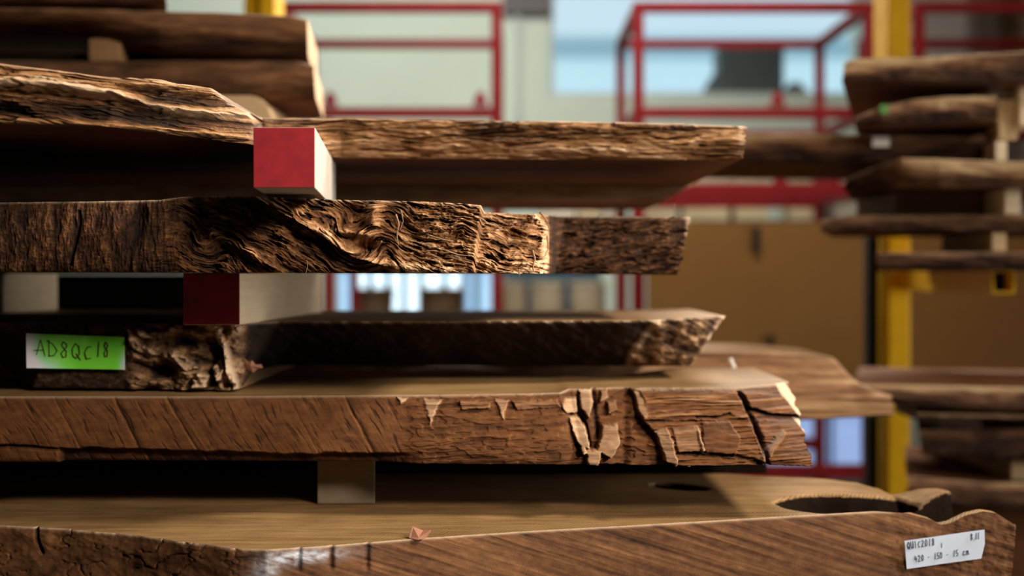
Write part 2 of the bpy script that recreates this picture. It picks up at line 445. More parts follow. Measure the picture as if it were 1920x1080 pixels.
SLABS = {}
def slab(name, label, cat, top, bot, back, ns, nt_, fn, edge, board, sm=9, bulge=0.01, ntop=10, end=None, group=None,
         topfn=None, edge_name='live_edge', edge_label=None, lip=0.03, zback=None, endfn=None, skew=0.0):
    """top / bot: (pixel column, pixel row, distance) of the upper and lower arris of the front edge, left to right.
    The board runs back to the distance `back` (a number, or a function of the pixel column)."""
    s = np.linspace(0, 1, ns)
    if top[0][0] < 0:                                # run on to the left beyond the frame, coarsely
        pe = 960 - 1.75*F/min(top[0][2], bot[0][2])
        s = np.concatenate([np.linspace((pe-top[0][0])/(top[-1][0]-top[0][0]), 0, 26)[:-1], s]); ns = len(s)
    pt = lerp(top[0][0], top[-1][0], s); pb = lerp(bot[0][0], bot[-1][0], s)
    yt, dt = curve(top, pt, sm); yb, db = curve(bot, pb, sm)
    zt = ZC + (HY-yt)/F*dt; zb = ZC + (HY-yb)/F*db
    t = np.linspace(0, 1, nt_)
    # closer rows near the two arrises
    t = t - 0.5*np.sin(2*np.pi*t)/(2*np.pi)*0.6
    Sg, T = np.meshgrid(s, t)                        # rows: t, columns: s
    PX = lerp(pt[None, :], pb[None, :], T)
    if endfn is not None: PX = PX + endfn(Sg, T)
    D = lerp(dt[None, :], db[None, :], T) - bulge*4*T*(1-T)
    Z = lerp(zt[None, :], zb[None, :], T)
    V = T*np.abs(yb-yt)[None, :]
    PY = yt[None, :] + V
    disp, tone, fresh_lit, wax, dz = fn(PX, PY, V, T)
    rnd = lip*(np.exp(-T/0.035)*0.25 + np.exp(-(1-T)/0.03)*0.18)   # eased arrises
    X = (PX-960.0)/F*D
    Y = D - disp + rnd
    Z = Z + dz*(np.sin(np.pi*np.clip(T, 0, 1))**0.5 if True else 1)
    face = np.stack([X, Y, Z], -1)                   # nt_, ns, 3
    # top rows, front to back
    bk = np.array([back(q) for q in pt]) if callable(back) else np.full(ns, float(back))
    q = np.linspace(0, 1, ntop+1)**(1.6 if ntop < 50 else 1.1)
    tops = []
    ztop = zt if zback is None else np.full(ns, ZC+zback)
    for k in range(1, ntop+1):
        yy = lerp(Y[0], bk, q[k]); zz = lerp(Z[0], ztop, min(1, q[k]*4))
        xx = X[0] + skew*(yy-Y[0])
        tops.append(np.stack([xx, yy, zz], -1))
    tops = np.array(tops)
    if topfn is not None:
        tops = topfn(tops, pt)
    nb = 6
    q = np.linspace(0, 1, nb+1)**1.4
    bots = np.array([np.stack([X[-1] + skew*(bk-Y[-1])*q[k], lerp(Y[-1], bk, q[k]), lerp(Z[-1], zb, min(1, q[k]*4))], -1) for k in range(1, nb+1)])
    # board mesh: rows from back-top to face row 0, gap, face last row to back-bottom, closed at the back
    def grid_faces(r0, rows, cols):
        i = np.arange(rows-1)[:, None]*cols + np.arange(cols-1)[None, :] + r0
        return np.stack([i, i+cols, i+cols+1, i+1], -1).reshape(-1, 4)
    A = np.concatenate([tops[::-1], face[:1]], 0)        # back -> front (top)
    B = np.concatenate([face[-1:], bots], 0)             # front -> back (bottom)
    ra, rb = A.shape[0], B.shape[0]
    verts = np.concatenate([A.reshape(-1, 3), B.reshape(-1, 3)], 0)
    fs = [grid_faces(0, ra, ns), grid_faces(ra*ns, rb, ns)]
    bi = np.arange(ns-1)
    last = (ra+rb-1)*ns
    fs.append(np.stack([last+bi, bi, bi+1, last+bi+1], -1))   # back strip
    faces = np.concatenate(fs, 0)
    mid = np.zeros(len(faces), dtype=np.int32)
    if topfn is not None:                            # rotten hollows and notch, blackened to stand for shade
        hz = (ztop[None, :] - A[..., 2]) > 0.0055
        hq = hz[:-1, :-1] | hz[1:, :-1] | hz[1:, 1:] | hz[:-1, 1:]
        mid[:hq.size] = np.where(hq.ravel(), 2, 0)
    # end caps: quads between the two ends of the profile
    extra_v = []; cap = []
    for col, flip in ((0, False), (ns-1, True)):
        # cap grid: between top row set (A) and bottom row set (B), matched by fraction, front = face column
        base = len(verts) + sum(len(e) for e in extra_v)
        ringf = face[:, col]
        ks = np.linspace(0, 1, 9)
        rows = []
        topc = A[::-1][:, col]; botc = B[:, col]
        for k in ks:
            ia = k*(len(topc)-1); ib = k*(len(botc)-1)
            ta = topc[int(ia)] if k == 1 else lerp(topc[int(ia)], topc[min(int(ia)+1, len(topc)-1)], ia-int(ia))
            tb = botc[int(ib)] if k == 1 else lerp(botc[int(ib)], botc[min(int(ib)+1, len(botc)-1)], ib-int(ib))
            rel = (ringf - lerp(ringf[:1], ringf[-1:], t[:, None])) * (1-k)
            rows.append(lerp(ta[None], tb[None], t[:, None]) + rel)
        g = np.array(rows)                                # 9, nt_, 3
        if col == ns-1 and end is not None:
            g = end(g)
        extra_v.append(g.reshape(-1, 3))
        i = base + np.arange(8)[:, None]*nt_ + np.arange(nt_-1)[None, :]
        qd = np.stack([i, i+nt_, i+nt_+1, i+1], -1).reshape(-1, 4)
        cap.append(qd[:, ::-1] if not flip else qd)
    verts = np.concatenate([verts]+extra_v, 0)
    capf = np.concatenate(cap, 0)
    faces = np.concatenate([faces, capf], 0)
    mid = np.concatenate([mid, np.ones(len(capf), dtype=np.int32)])
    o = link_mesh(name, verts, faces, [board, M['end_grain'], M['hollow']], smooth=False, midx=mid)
    o.data.polygons.foreach_set('use_smooth', np.ones(len(o.data.polygons), dtype=bool))
    tag(o, label, cat, group)
    e = link_mesh(edge_name, face.reshape(-1, 3), grid_faces(0, nt_, ns), edge, parent=o, smooth=True)
    if edge_label: e['label'] = edge_label
    for nm, arr in (('tone', tone), ('fresh_lit', fresh_lit), ('wax', wax)):
        a = e.data.attributes.new(nm, 'FLOAT', 'POINT')
        a.data.foreach_set('value', np.clip(np.broadcast_to(arr, T.shape), 0, 1).astype(np.float32).ravel())
    SLABS[label] = (PX, PY, Y)
    return o

def face_depth(label, x0, x1, y0, y1):
    PX, PY, Y = SLABS[label]
    m = (PX > x0) & (PX < x1) & (PY > y0) & (PY < y1)
    return float(Y[m].min())

Z0 = lambda U: np.zeros(U.shape)

# ---- edge relief functions: return displacement (m, towards the viewer's side of the board), tone, fresh (also painted rim light), wax, dz
def fn_second(U, Y, V, T):
    """the burl edge: torn swirling fibre, hollows, chipped right end"""
    w = sst(250, 430, U)
    far = sst(1030, 1042, U)
    Uw = U + 18*fbm(U/110, V/80, 3, 11)*w
    Vw = V + 10*fbm(U/75+5, V/60, 3, 21)*w
    for (cx, cy, r, k) in ((690, 92, 44, 1.5), (402, 95, 34, 1.1), (752, 45, 32, -1.1), (850, 50, 22, 0.7), (930, 80, 30, -0.5)):
        Uw, Vw = vortex(Uw, Vw, cx, cy, r, k)
    sl = lambda u: 0.52*np.clip(u-330, 0, 330) + 0.16*np.clip(u-660, 0, 370) - 0.02*np.clip(u-1030, 0, 400)
    psi = Vw - sl(Uw)
    al = Uw + 0.35*Vw
    st = fbm(al/75, psi/15, 6, 31, 0.66)               # broken streaks
    st2 = fbm(al/38, psi/5.5, 4, 41, 0.6)
    fb = ridge(al/46, psi/4.6, 3, 51)                  # fibre
    pit = sst(0.10, 0.34, fbm(al/52, psi/10, 4, 61, 0.6))
    burl = sst(720, 800, U)*(1-far)
    ch = terrace(fbm(al/44, psi/15, 4, 65)*0.6+0.5, 5, 0.12)
    left = 1-w
    blot = fbm(U/19, V/55, 5, 71, 0.6)
    disp = w*(0.008*fbm(U/190, V/70, 2, 5) + 0.010*st + 0.0045*st2 + 0.0018*fb - 0.009*pit) + burl*(0.020*(ch-0.5) + 0.004*st2)
    disp += left*(0.007*blot + 0.002*fbm(U/6, V/20, 3, 81))
    disp *= 1 - 0.25*far
    # scoop with an overhanging lip, the eye hollow below it, the pocket at the upper right
    disp += -0.026*blob(U, V, 652, 26, 34, 26, 0) + 0.020*blob(U, V, 700, 26, 12, 32, 14) - 0.030*blob(U, V, 690, 92, 30, 15, -8)
    disp += 0.014*blob(U, V, 650, 62, 60, 7, 4)
    disp += -0.034*blob(U, V, 955, 45, 26, 13, 5) - 0.018*blob(U, V, 772, 64, 24, 15, 20) - 0.014*blob(U, V, 850, 60, 20, 12, 30)
    disp += -0.016*blob(U, V, 420, 92, 26, 22) - 0.012*blob(U, V, 345, 50, 26, 30, 30) - 0.014*blob(U, V, 255, 40, 24, 36)
    d, s_ = linedist(U, V, [(400, 70), (450, 96), (500, 122), (530, 140)])
    disp += 0.013*np.exp(-(d/9)**2)
    d2, s2 = linedist(U, V, [(470, -4), (540, 36), (600, 66), (660, 108), (720, 122), (830, 128)])
    disp += 0.014*np.exp(-(d2/12)**2) - 0.016*np.exp(-(d2/32)**2)*(s2 > 0)*sst(760, 690, U)
    d3, _ = linedist(U, V, [(148, 20), (150, 45), (143, 70), (132, 118)])
    disp -= 0.012*np.exp(-(d3/2.2)**2)
    # ragged rim of the burl
    d4, _ = linedist(U, V, [(1004, 8), (1026, 30), (1020, 62), (1024, 84), (1016, 118), (1012, 134)])
    disp += 0.014*np.exp(-(d4/9)**2)*(0.5+0.8*ridge(U/9, V/11, 2, 91))*(1-far)
    tone = 0.36 + 0.62*st + 0.34*st2 + 0.10*(fb-0.3) - 0.42*pit  # crevice shade and highlights are painted into the tone
    tone += burl*(0.10 + 0.42*(ch-0.42) + 0.20*fbm(U/9, V/6, 3, 111))
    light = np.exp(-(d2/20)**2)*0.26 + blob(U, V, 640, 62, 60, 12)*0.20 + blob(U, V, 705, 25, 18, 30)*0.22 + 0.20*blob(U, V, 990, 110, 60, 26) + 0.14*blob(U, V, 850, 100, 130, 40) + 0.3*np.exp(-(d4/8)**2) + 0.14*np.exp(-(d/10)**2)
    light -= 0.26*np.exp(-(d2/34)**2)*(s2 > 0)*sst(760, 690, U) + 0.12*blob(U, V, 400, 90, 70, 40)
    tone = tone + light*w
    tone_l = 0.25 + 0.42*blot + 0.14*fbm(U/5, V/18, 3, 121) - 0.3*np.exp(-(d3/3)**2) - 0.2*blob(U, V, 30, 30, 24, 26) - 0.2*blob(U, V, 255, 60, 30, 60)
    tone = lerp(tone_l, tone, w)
    sf = fbm(U/42, (V+0.28*U)/9, 5, 131, 0.6)
    tone_f = 0.24 + 0.40*sf + 0.10*fbm(U/14, V/7, 3, 141)
    disp += far*0.012*sf
    tone = lerp(tone, tone_f, far)
    fresh_lit = 0.35*np.exp(-(d4/7)**2)*(fbm(U/8, V/8, 2, 151) > 0.0)*(1-far) + 0.5*np.exp(-(V/3.0)**2) + 0.6*sst(1282, 1291, U + 4*fbm(V/9, V*0, 2, 155))  # pale line along the top arris and burl rim is painted rim light
    fresh_lit += 0.55*burl*sst(0.22, 0.5, fbm(al/24, psi/6, 3, 161)) + 0.25*w*sst(0.3, 0.6, st)*np.exp(-(d2/26)**2)
    stp_ = sst(1027, 1031, U)*sst(1046, 1040, U)  # step wall painted darker to hold back the strong side light
    tone = tone*(1-0.5*stp_)
    fresh_lit = fresh_lit*(1-stp_)
    dz = 0.002*fbm(U/20, V/20, 2, 171)
    return disp, tone, fresh_lit*(1-pit), Z0(U), dz

def fn_first(U, Y, V, T):
    """long weathered edge with flaked ledges"""
    wl = 1-sst(470, 500, U)
    right = sst(480, 620, U)
    a = U/230 + 0.35*fbm(U/150, Y/60, 2, 3)
    b = Y - 0.13*np.clip(U, -100, 475) + 7*fbm(U/120, Y/40, 3, 7)
    h1 = fbm(a*1.6, b/15, 5, 201, 0.6); h2 = ridge(a*3.0, b/7.5, 3, 211)
    tr = terrace(fbm(a*1.1, b/20, 4, 221)*0.6+0.5, 6, 0.10)
    crack = np.exp(-(np.abs(fbm(a*0.9, b/18, 3, 226))/0.05)**2)
    disp = 0.007*h1 + 0.0026*h2 + 0.024*(tr-0.5) - 0.006*crack
    d1, s1 = linedist(U, Y, [(-70, 150), (70, 158), (215, 176), (280, 198), (360, 212), (480, 222)])
    disp += wl*(0.022*np.exp(-(d1/8)**2) - 0.026*np.exp(-(d1/22)**2)*(s1 > 0))
    d2, s2 = linedist(U, Y, [(-70, 138), (60, 146), (130, 158), (240, 160), (300, 163), (400, 178), (416, 186)])
    disp += wl*(0.015*np.exp(-(d2/6)**2) - 0.010*np.exp(-(d2/14)**2)*(s2 > 0))
    disp -= wl*0.020*blob(U, Y, 300, 182, 90, 11, 8)
    d3, s3 = linedist(U, Y, [(40, 228), (150, 234), (250, 240), (400, 252), (470, 262)])
    disp += wl*0.016*np.exp(-(d3/6)**2)
    disp -= wl*0.018*blob(U, Y, 120, 208, 220, 13, 3)
    tone = 0.34 + 0.5*h1 + 0.12*(h2-0.3) + 0.5*(tr-0.5) - 0.2*crack
    tone += wl*(0.36*np.exp(-(d1/9)**2) + 0.26*np.exp(-(d2/7)**2) + 0.26*np.exp(-(d3/7)**2) - 0.45*blob(U, Y, 120, 208, 260, 15, 3) - 0.28*blob(U, Y, 300, 184, 70, 12, 8) + 0.14*blob(U, Y, 120, 150, 200, 30))  # lit ridges and the shade between ledges put into the tone
    pt = fbm(U/75, (Y+4*fbm(U/40, Y/20, 2, 240))/17, 4, 241)
    tone += right*(0.09 + 0.12*sst(0.45, 0.7, T) - 0.16*sst(0.45, 0.3, T)*sst(0.02, 0.1, T)*sst(-0.15, 0.25, pt) + 0.10)  # right part: light on the lower half put into the tone
    fresh_lit = 0.4*np.exp(-(d1/5)**2)*wl + 0.5*np.exp(-((V)/3.5)**2) + 0.5*sst(1376, 1392, U)*(fbm(U/8, Y/8, 2, 251) > -0.1)
    fresh_lit += 0.30*right*sst(0.16, 0.40, fbm(U/40, Y/7, 4, 256))
    disp += right*(0.010*pt + 0.005*ridge(U/140, (Y+6*fbm(U/80, Y/30, 2, 9))/16, 3, 261))
    # flaked cap near the right end
    cp = inpoly(U, Y, [(1150, 224), (1296, 226), (1306, 240), (1220, 246), (1150, 238)], 4)
    disp += 0.008*cp; tone -= 0.14*cp
    return disp, tone, fresh_lit, Z0(U), 0.002*fbm(U/30, V/15, 2, 271)

def fn_third(U, Y, V, T):
    """dark undercut edge; pale broken chunk at the left, pale bark patch at the right end"""
    ck = 1-sst(452, 475, U)
    h1 = fbm(U/70, (Y-0.5*U)/20, 4, 301); h2 = fbm(U/22, Y/16, 4, 311)
    k1 = fbm((U+0.5*Y)/48, (Y-0.3*U)/26, 4, 321, 0.45)
    k2 = ridge((U+0.6*Y)/30, (Y-0.5*U)/34, 2, 326)
    rm = sst(232, 262, U)*ck
    disp = (1-ck)*(0.010*h1 + 0.003*h2) + ck*0.004*h2 + rm*(0.026*k1 + 0.004*k2)
    tone = (1-ck)*(0.20 + 0.30*h1 + 0.12*h2) + ck*(0.34 + 0.22*h2 + 0.10*sst(0.3, 0.1, T))
    tone += rm*(0.28 + 0.60*k1 + 0.10*fbm(U/7, Y/7, 3, 331))
    fresh_lit = Z0(U)
    # upright torn splinters at the end of the chunk
    for (pts, h, fr) in (([(418, 648), (426, 640), (438, 680), (452, 728), (440, 730), (428, 690)], 0.024, 0.8), ([(398, 690), (412, 672), (424, 690), (418, 712), (404, 716)], 0.022, 0.65),
                         ([(360, 728), (366, 706), (378, 698), (392, 706), (390, 726)], 0.020, 0.7), ([(405, 618), (416, 616), (424, 640), (412, 660), (404, 645)], 0.012, 0.2),
                         ([(255, 616), (272, 622), (282, 632), (268, 636)], 0.010, 0.85), ([(320, 662), (350, 668), (372, 690), (350, 694)], 0.014, 0.35), ([(240, 612), (262, 640), (300, 664), (280, 670), (246, 650)], 0.012, 0.3)):
        q = inpoly(U, Y, pts, 3)*(0.6+0.8*(k2-0.2))
        disp += h*q; fresh_lit += fr*np.clip(q, 0, 1); tone += 0.15*q
    disp -= rm*(0.034*blob(U, Y, 398, 705, 10, 22, -10) + 0.030*blob(U, Y, 402, 655, 14, 26, -30) + 0.026*blob(U, Y, 300, 695, 34, 18) + 0.02*blob(U, Y, 345, 640, 30, 14))
    tone -= rm*(0.3*blob(U, Y, 398, 705, 8, 18, -10) + 0.25*blob(U, Y, 402, 655, 14, 26, -30) + 0.25*blob(U, Y, 300, 695, 30, 16) + 0.2*blob(U, Y, 345, 640, 30, 14))
    d, s_ = linedist(U, Y, [(1235, 588), (1205, 625), (1178, 660), (1172, 690)])
    pat = sst(-6, 10, d*(-s_))*sst(1100, 1180, U)
    lump = fbm(U/24, Y/17, 4, 341, 0.45)
    disp += pat*(0.012 + 0.010*lump)
    tone += pat*(0.34 + 0.45*lump)
    fresh_lit += pat*sst(0.25, 0.5, lump)*0.4 + pat*np.exp(-(d/9)**2)*0.6 + 0.6*sst(1344, 1357, U + 0.6*(Y-592))
    fresh_lit += 0.5*np.exp(-(V/3)**2)*(1-ck)
    return disp, tone, fresh_lit, Z0(U), 0.002*fbm(U/20, V/20, 2, 351)

def fn_fourth(U, Y, V, T):
    """sawn brown edge with slanting saw marks, broken blocky right end"""
    w = sst(720, 800, U + 10*fbm(U/20, Y/20, 3, 400))
    k = U - 0.62*V + 10*fbm(U/200, V/70, 2, 401)
    marks = fbm(k/10, V/170, 4, 411); dash = sst(0.16, 0.42, fbm(k/9, V/48 + k*0.004, 3, 415)); soft = fbm(U/70, V/46, 3, 431)
    disp = (1-w)*(0.0007*marks + 0.0008*soft - 0.0012*dash)
    tone = (1-w)*(0.46 + 0.16*marks - 0.26*dash + 0.20*soft)
    for x0, wd, g_ in ((100, 2.0, 0.5), (212, 3.0, 1.0), (310, 2.2, 0.8), (645, 3.0, 0.8), (40, 1.5, 0.25), (540, 1.6, 0.3)):
        q = U - (0.56+0.05*math.sin(x0))*V - x0 + 3*fbm(V/40, V*0+x0, 2, 433)
        disp += (1-w)*g_*(-0.0022*np.exp(-(q/wd)**2))
        tone -= (1-w)*g_*0.24*np.exp(-((q-6)/7)**2); tone += (1-w)*g_*0.18*np.exp(-((q+3)/2.0)**2)
    # a strip left along the lower arris, the undercut beside it
    low = sst(94, 100, V + 7*fbm(U/50, V*0, 3, 441) - 0.035*np.clip(U-240, 0, 320))
    cutm = low*sst(108, 114, U)
    disp += (1-w)*(-0.018*cutm + low*0.004*(1-sst(108, 114, U)))
    tone -= (1-w)*0.34*cutm
    d0, _ = linedist(U, V, [(-60, 92), (40, 92), (110, 99)])
    disp -= 0.010*np.exp(-(d0/2.5)**2); tone -= 0.3*np.exp(-(d0/3)**2)
    # right part: cross-grained broken wood
    g = Y + 5*fbm(U/70, Y/25, 3, 451) + 0.05*(U-1200)
    hr = fbm(U/120, g/9, 5, 461, 0.6); hf = ridge(U/60, g/4.0, 2, 471)
    ck = terrace(fbm(U/70, Y/30, 3, 481)*0.6+0.5, 5, 0.07)
    rgt = sst(1050, 1100, U)
    disp += w*(0.006*hr + 0.0016*hf + (0.010+0.012*rgt)*(ck-0.5))
    tone += w*(0.36 + 0.42*hr + 0.10*(hf-0.3) + 0.34*(ck-0.5) - 0.04*rgt)
    fresh_lit = Z0(U)
    disp -= rgt*0.012*sst(1185, 1170, U)
    gr = fbm(U/150, (Y+0.05*U+3*np.sin(U/60))/5.5, 4, 531, 0.55)
    Uj = U + 5*fbm(U/16, Y/12, 4, 551, 0.65); Yj = Y + 4*fbm(U/16, Y/10, 4, 561, 0.65)
    # facets: outline, height, tilt along x, tilt along y, tone, fresh, layered grain
    for (pts, h, tx, ty, tn, fr, lay) in (
        ([(1183, 724), (1200, 728), (1378, 732), (1402, 785), (1428, 850), (1432, 872), (1262, 872), (1226, 812), (1204, 790), (1194, 755)], 0.026, -0.00008, -0.00006, 0.56, 0.0, 0.55),
        ([(1196, 786), (1300, 790), (1362, 776), (1404, 790), (1432, 872), (1262, 872), (1226, 812)], 0.006, 0.00005, -0.0001, 0.46, 0.0, 0.15),
        ([(1183, 726), (1196, 730), (1206, 752), (1212, 786), (1198, 778), (1190, 752)], 0.030, 0.0004, 0, 0.75, 0.4, 0.0),
        ([(1226, 806), (1246, 800), (1256, 824), (1266, 866), (1244, 862), (1234, 832)], 0.036, 0.0006, 0, 0.7, 0.45, 0.1),
        ([(1256, 802), (1299, 797), (1312, 844), (1268, 846)], 0.028, -0.0001, 0.0001, 0.55, 0.15, 0.2),
        ([(1298, 796), (1304, 797), (1317, 842), (1311, 845)], 0.033, 0.001, 0, 0.8, 0.7, 0),
        ([(1312, 792), (1362, 789), (1384, 820), (1376, 852), (1318, 846)], 0.027, 0.0001, -0.0001, 0.36, 0.0, 0.05),
        ([(1052, 764), (1058, 746), (1080, 744), (1082, 772), (1066, 776)], 0.016, 0.0004, 0, 0.75, 0.7, 0),
        ([(1066, 784), (1080, 778), (1098, 802), (1106, 842), (1094, 852), (1076, 816)], 0.018, 0.0004, 0, 0.8, 0.75, 0),
        ([(1084, 730), (1108, 728), (1112, 752), (1104, 786), (1090, 768)], 0.016, 0.0006, 0, 0.75, 0.6, 0),
        ([(1128, 800), (1156, 794), (1162, 830), (1146, 860), (1118, 846), (1124, 822)], 0.018, 0.0003, -0.0001, 0.7, 0.4, 0),
        ([(1098, 838), (1126, 848), (1122, 872), (1102, 872)], 0.014, 0.0002, 0, 0.7, 0.45, 0),
        ([(1124, 732), (1138, 730), (1140, 748), (1126, 756)], 0.010, 0.0003, 0, 0.6, 0.3, 0),
        ([(1138, 755), (1154, 752), (1158, 772), (1140, 776)], 0.010, 0.0003, 0, 0.55, 0.2, 0),
        ([(1392, 734), (1462, 742), (1500, 782), (1440, 778), (1404, 764)], 0.012, 0, -0.0002, 0.46, 0.0, 0.3),
        ([(1418, 788), (1512, 796), (1520, 872), (1432, 872)], 0.014, 0.0001, 0, 0.42, 0.0, 0.4),
        ([(1464, 806), (1470, 812), (1440, 856), (1428, 872), (1420, 866), (1432, 842)], 0.026, 0, 0, 0.42, 0.15, 0),
        ([(794, 747), (828, 749), (818, 768), (807, 797)], 0.007, 0.0002, 0, 0.8, 0.75, 0),
        ([(744, 745), (764, 746), (752, 758)], 0.005, 0, 0, 0.8, 0.7, 0),
        ([(928, 748), (954, 750), (948, 766), (943, 788), (936, 766)], 0.007, 0.0002, 0, 0.75, 0.55, 0),
        ([(860, 752), (924, 752), (918, 764), (866, 768)], 0.006, 0, -0.0002, 0.62, 0.15, 0.2),
        ([(960, 752), (1046, 748), (1050, 764), (968, 768)], 0.007, 0, -0.0002, 0.62, 0.15, 0.2)):
        m = inpoly(Uj, Yj, pts, 1.8)
        cx = sum(p[0] for p in pts)/len(pts); cy = sum(p[1] for p in pts)/len(pts)
        hh = h + tx*(U-cx) + ty*(Y-cy) + 0.030*lay*gr + 0.003*hr + 0.002*hf*(lay > 0)
        base_ = disp if h < 0.0061 and lay == 0.15 else 0
        disp = lerp(disp, base_ + hh if h >= 0.0061 or lay != 0.15 else disp - 0.004, m)
        tone = lerp(tone, tn + 1.9*lay*gr + 0.32*hr + 0.08*(hf-0.3), m*0.95); fresh_lit = lerp(fresh_lit, fr*(0.45+0.8*hr), m)
    # dark clefts
    for (pts, wd, dp) in (([(1384, 738), (1402, 770), (1424, 822), (1438, 872)], 5, 0.02), ([(1402, 768), (1440, 780), (1500, 788)], 5, 0.02), ([(1302, 782), (1340, 782), (1364, 776)], 3, 0.012), ([(1204, 790), (1300, 788)], 2.2, 0.008),
                          ([(1082, 745), (1083, 774), (1100, 800), (1108, 842)], 3, 0.014), ([(1112, 730), (1116, 780), (1122, 815)], 6, 0.014), ([(1268, 848), (1376, 854), (1430, 868)], 5, 0.012)):
        d_, _ = linedist(U, Y, pts)
        d_ = (d_ + 2.5*fbm(U/14, Y/14, 3, 541))*1.35
        disp -= dp*np.exp(-(d_/wd)**2); tone -= 0.45*np.exp(-(d_/wd)**2); fresh_lit *= 1-np.exp(-(d_/wd)**2)
    # pale bevel down the right end
    bv = inpoly(U, Y, [(1452, 712), (1468, 715), (1486, 738), (1512, 792), (1500, 790), (1478, 758), (1462, 738)], 2)
    bv = np.maximum(bv, inpoly(U, Y, [(1488, 790), (1498, 790), (1522, 820), (1512, 822)], 2))
    fresh_lit = lerp(fresh_lit, 0.85, bv); disp = lerp(disp, 0.004, bv)
    fresh_lit += 0.45*np.exp(-(V/3.0)**2)
    return disp, tone, fresh_lit, Z0(U), 0.0015*fbm(U/25, V/15, 2, 541)

def fn_fifth(U, Y, V, T):
    """thick bottom board: sawn diagonal streaks, rough root end at the left"""
    lf = 1-sst(380, 560, U + 0.6*(Y-1030))
    k = U*0.36 + 0*V
    q = (Y - 0.30*U)
    s1 = fbm(U/260, q/13, 4, 601); s2 = fbm(U/120, q/5, 3, 611); s3 = ridge(U/420, q/30, 3, 621)
    disp = (1-lf)*(0.0016*s1 + 0.0008*s2) + lf*(0.006*fbm(U/70, Y/45, 4, 631) + 0.004*ridge(U/60, Y/40, 3, 641))
    tone = (1-lf)*(0.36 + 0.46*s1 + 0.24*s2 + 0.14*(s3-0.4)) + lf*(0.42 + 0.34*fbm(U/55, Y/32, 4, 651))
    cr = np.abs(fbm(U/60, Y/34, 3, 661))
    cr = cr + 0.12*sst(-0.1, 0.3, fbm(U/90, Y/60, 2, 665))
    tone -= lf*0.26*np.exp(-(cr/0.04)**2); disp -= lf*0.003*np.exp(-(cr/0.04)**2)
    d, _ = linedist(U, Y, [(68, 990), (70, 1010), (80, 1035)])
    disp -= 0.012*np.exp(-(d/3)**2); tone -= 0.3*np.exp(-(d/4)**2)
    tone -= 0.35*blob(U, Y, 310, 1050, 30, 9, 8) + 0.35*blob(U, Y, 470, 1042, 26, 8, -25) + 0.2*blob(U, Y, 260, 1055, 20, 20)
    for x in (621, 688, 560):
        tone -= 0.3*np.exp(-((U-x)/6)**2)*sst(1075, 1060, Y); disp -= 0.004*np.exp(-((U-x)/5)**2)*sst(1075, 1060, Y)
    tone += 0.18*blob(U, Y, 940, 1050, 160, 18, 20)
    wx = (blob(U, Y, 575, 1042, 62, 11, -4) + 0.8*blob(U, Y, 500, 1066, 34, 16, -30))*(0.55+0.9*fbm(U/18, Y/9, 3, 671))*(1-np.exp(-((U-621)/7)**2))
    end = sst(1640, 1700, U)
    disp += end*0.004*fbm(U/26, Y/22, 4, 681)
    fresh_lit = 0.55*np.exp(-((Y-1000)/1e9)**2)*np.exp(-(V/3)**2)*(1-end)
    return disp, tone, fresh_lit, np.clip(wx, 0, 0.85), Z0(U)

def fn_log(seed, base=0.36, amp=0.25, sx=160, sy=16, rel=0.006, lift=None, nx=90, warp=8):
    def fn(U, Y, V, T):
        w_ = Y + warp*fbm(U/120, Y/40, 2, seed+9)
        h = ridge(U/sx, w_/sy, 3, seed)
        n = fbm(U/nx, w_/(22 if nx < 200 else 12), 5, seed+20)
        tone = base + amp*n + 0.12*h
        if lift is not None: tone = tone + lift(U, Y, T)
        return rel*h + rel*0.6*n, tone, 0.3*np.exp(-(V/3)**2), Z0(U), Z0(U)
    return fn

# ================================================================== room shell
YW = 9.0
def wx(px, d=YW): return (px-960.0)/F*d
def wz(py, d=YW): return ZC + (HY-py)/F*d
S('floor', MB().box((-7, -4, -0.12), (7, 9.3, 0.0)), M['concrete'])
S('ceiling', MB().box((-7, -4, 4.8), (7, 9.3, 4.95)), M['ceiling'])
S('wall_left', MB().box((-7.15, -4, 0), (-7, 9.3, 4.8)), M['dim_wall'])
S('wall_right', MB().box((7, -4, 0), (7.15, 9.3, 4.8)), M['dim_wall'])
S('wall_front', MB().box((-7, -4.15, 0), (7, -4, 4.8)), M['dim_wall'])
# back wall with three openings
op = [(wx(1030), wx(1625), wz(182), 3.15), (wx(628), wx(925), wz(610), wz(495)), (wx(1432), wx(1634), wz(893), wz(770))]
xs = sorted({-7, 7} | {v for o_ in op for v in o_[:2]}); zs = sorted({0, 4.8} | {v for o_ in op for v in o_[2:]})
wm = MB()
for a, b in zip(xs[:-1], xs[1:]):
    for c, d in zip(zs[:-1], zs[1:]):
        mx_, mz_ = (a+b)/2, (c+d)/2
        if any(o_[0] < mx_ < o_[1] and o_[2] < mz_ < o_[3] for o_ in op): continue
        wm.box((a, YW, c), (b, YW+0.45, d))
S('wall_back', wm, M['wall'])
S('trim_1', MB().box((wx(942), YW-0.05, wz(27)), (wx(1031), YW, 3.6)), M['grey_band'])
S('trim_2', MB().box((wx(966), YW-0.03, wz(230)), (wx(974), YW, wz(27))), M['frame_white'])
S('trim_3', MB().box((wx(1640), YW-0.30, 1.6), (6.9, YW-0.01, 4.7)), M['taupe'])
S('trim_4', MB().box((wx(1822, 8.6), YW-0.46, 1.6), (wx(1868, 8.6), YW-0.30, 4.7)), M['taupe_dark'])

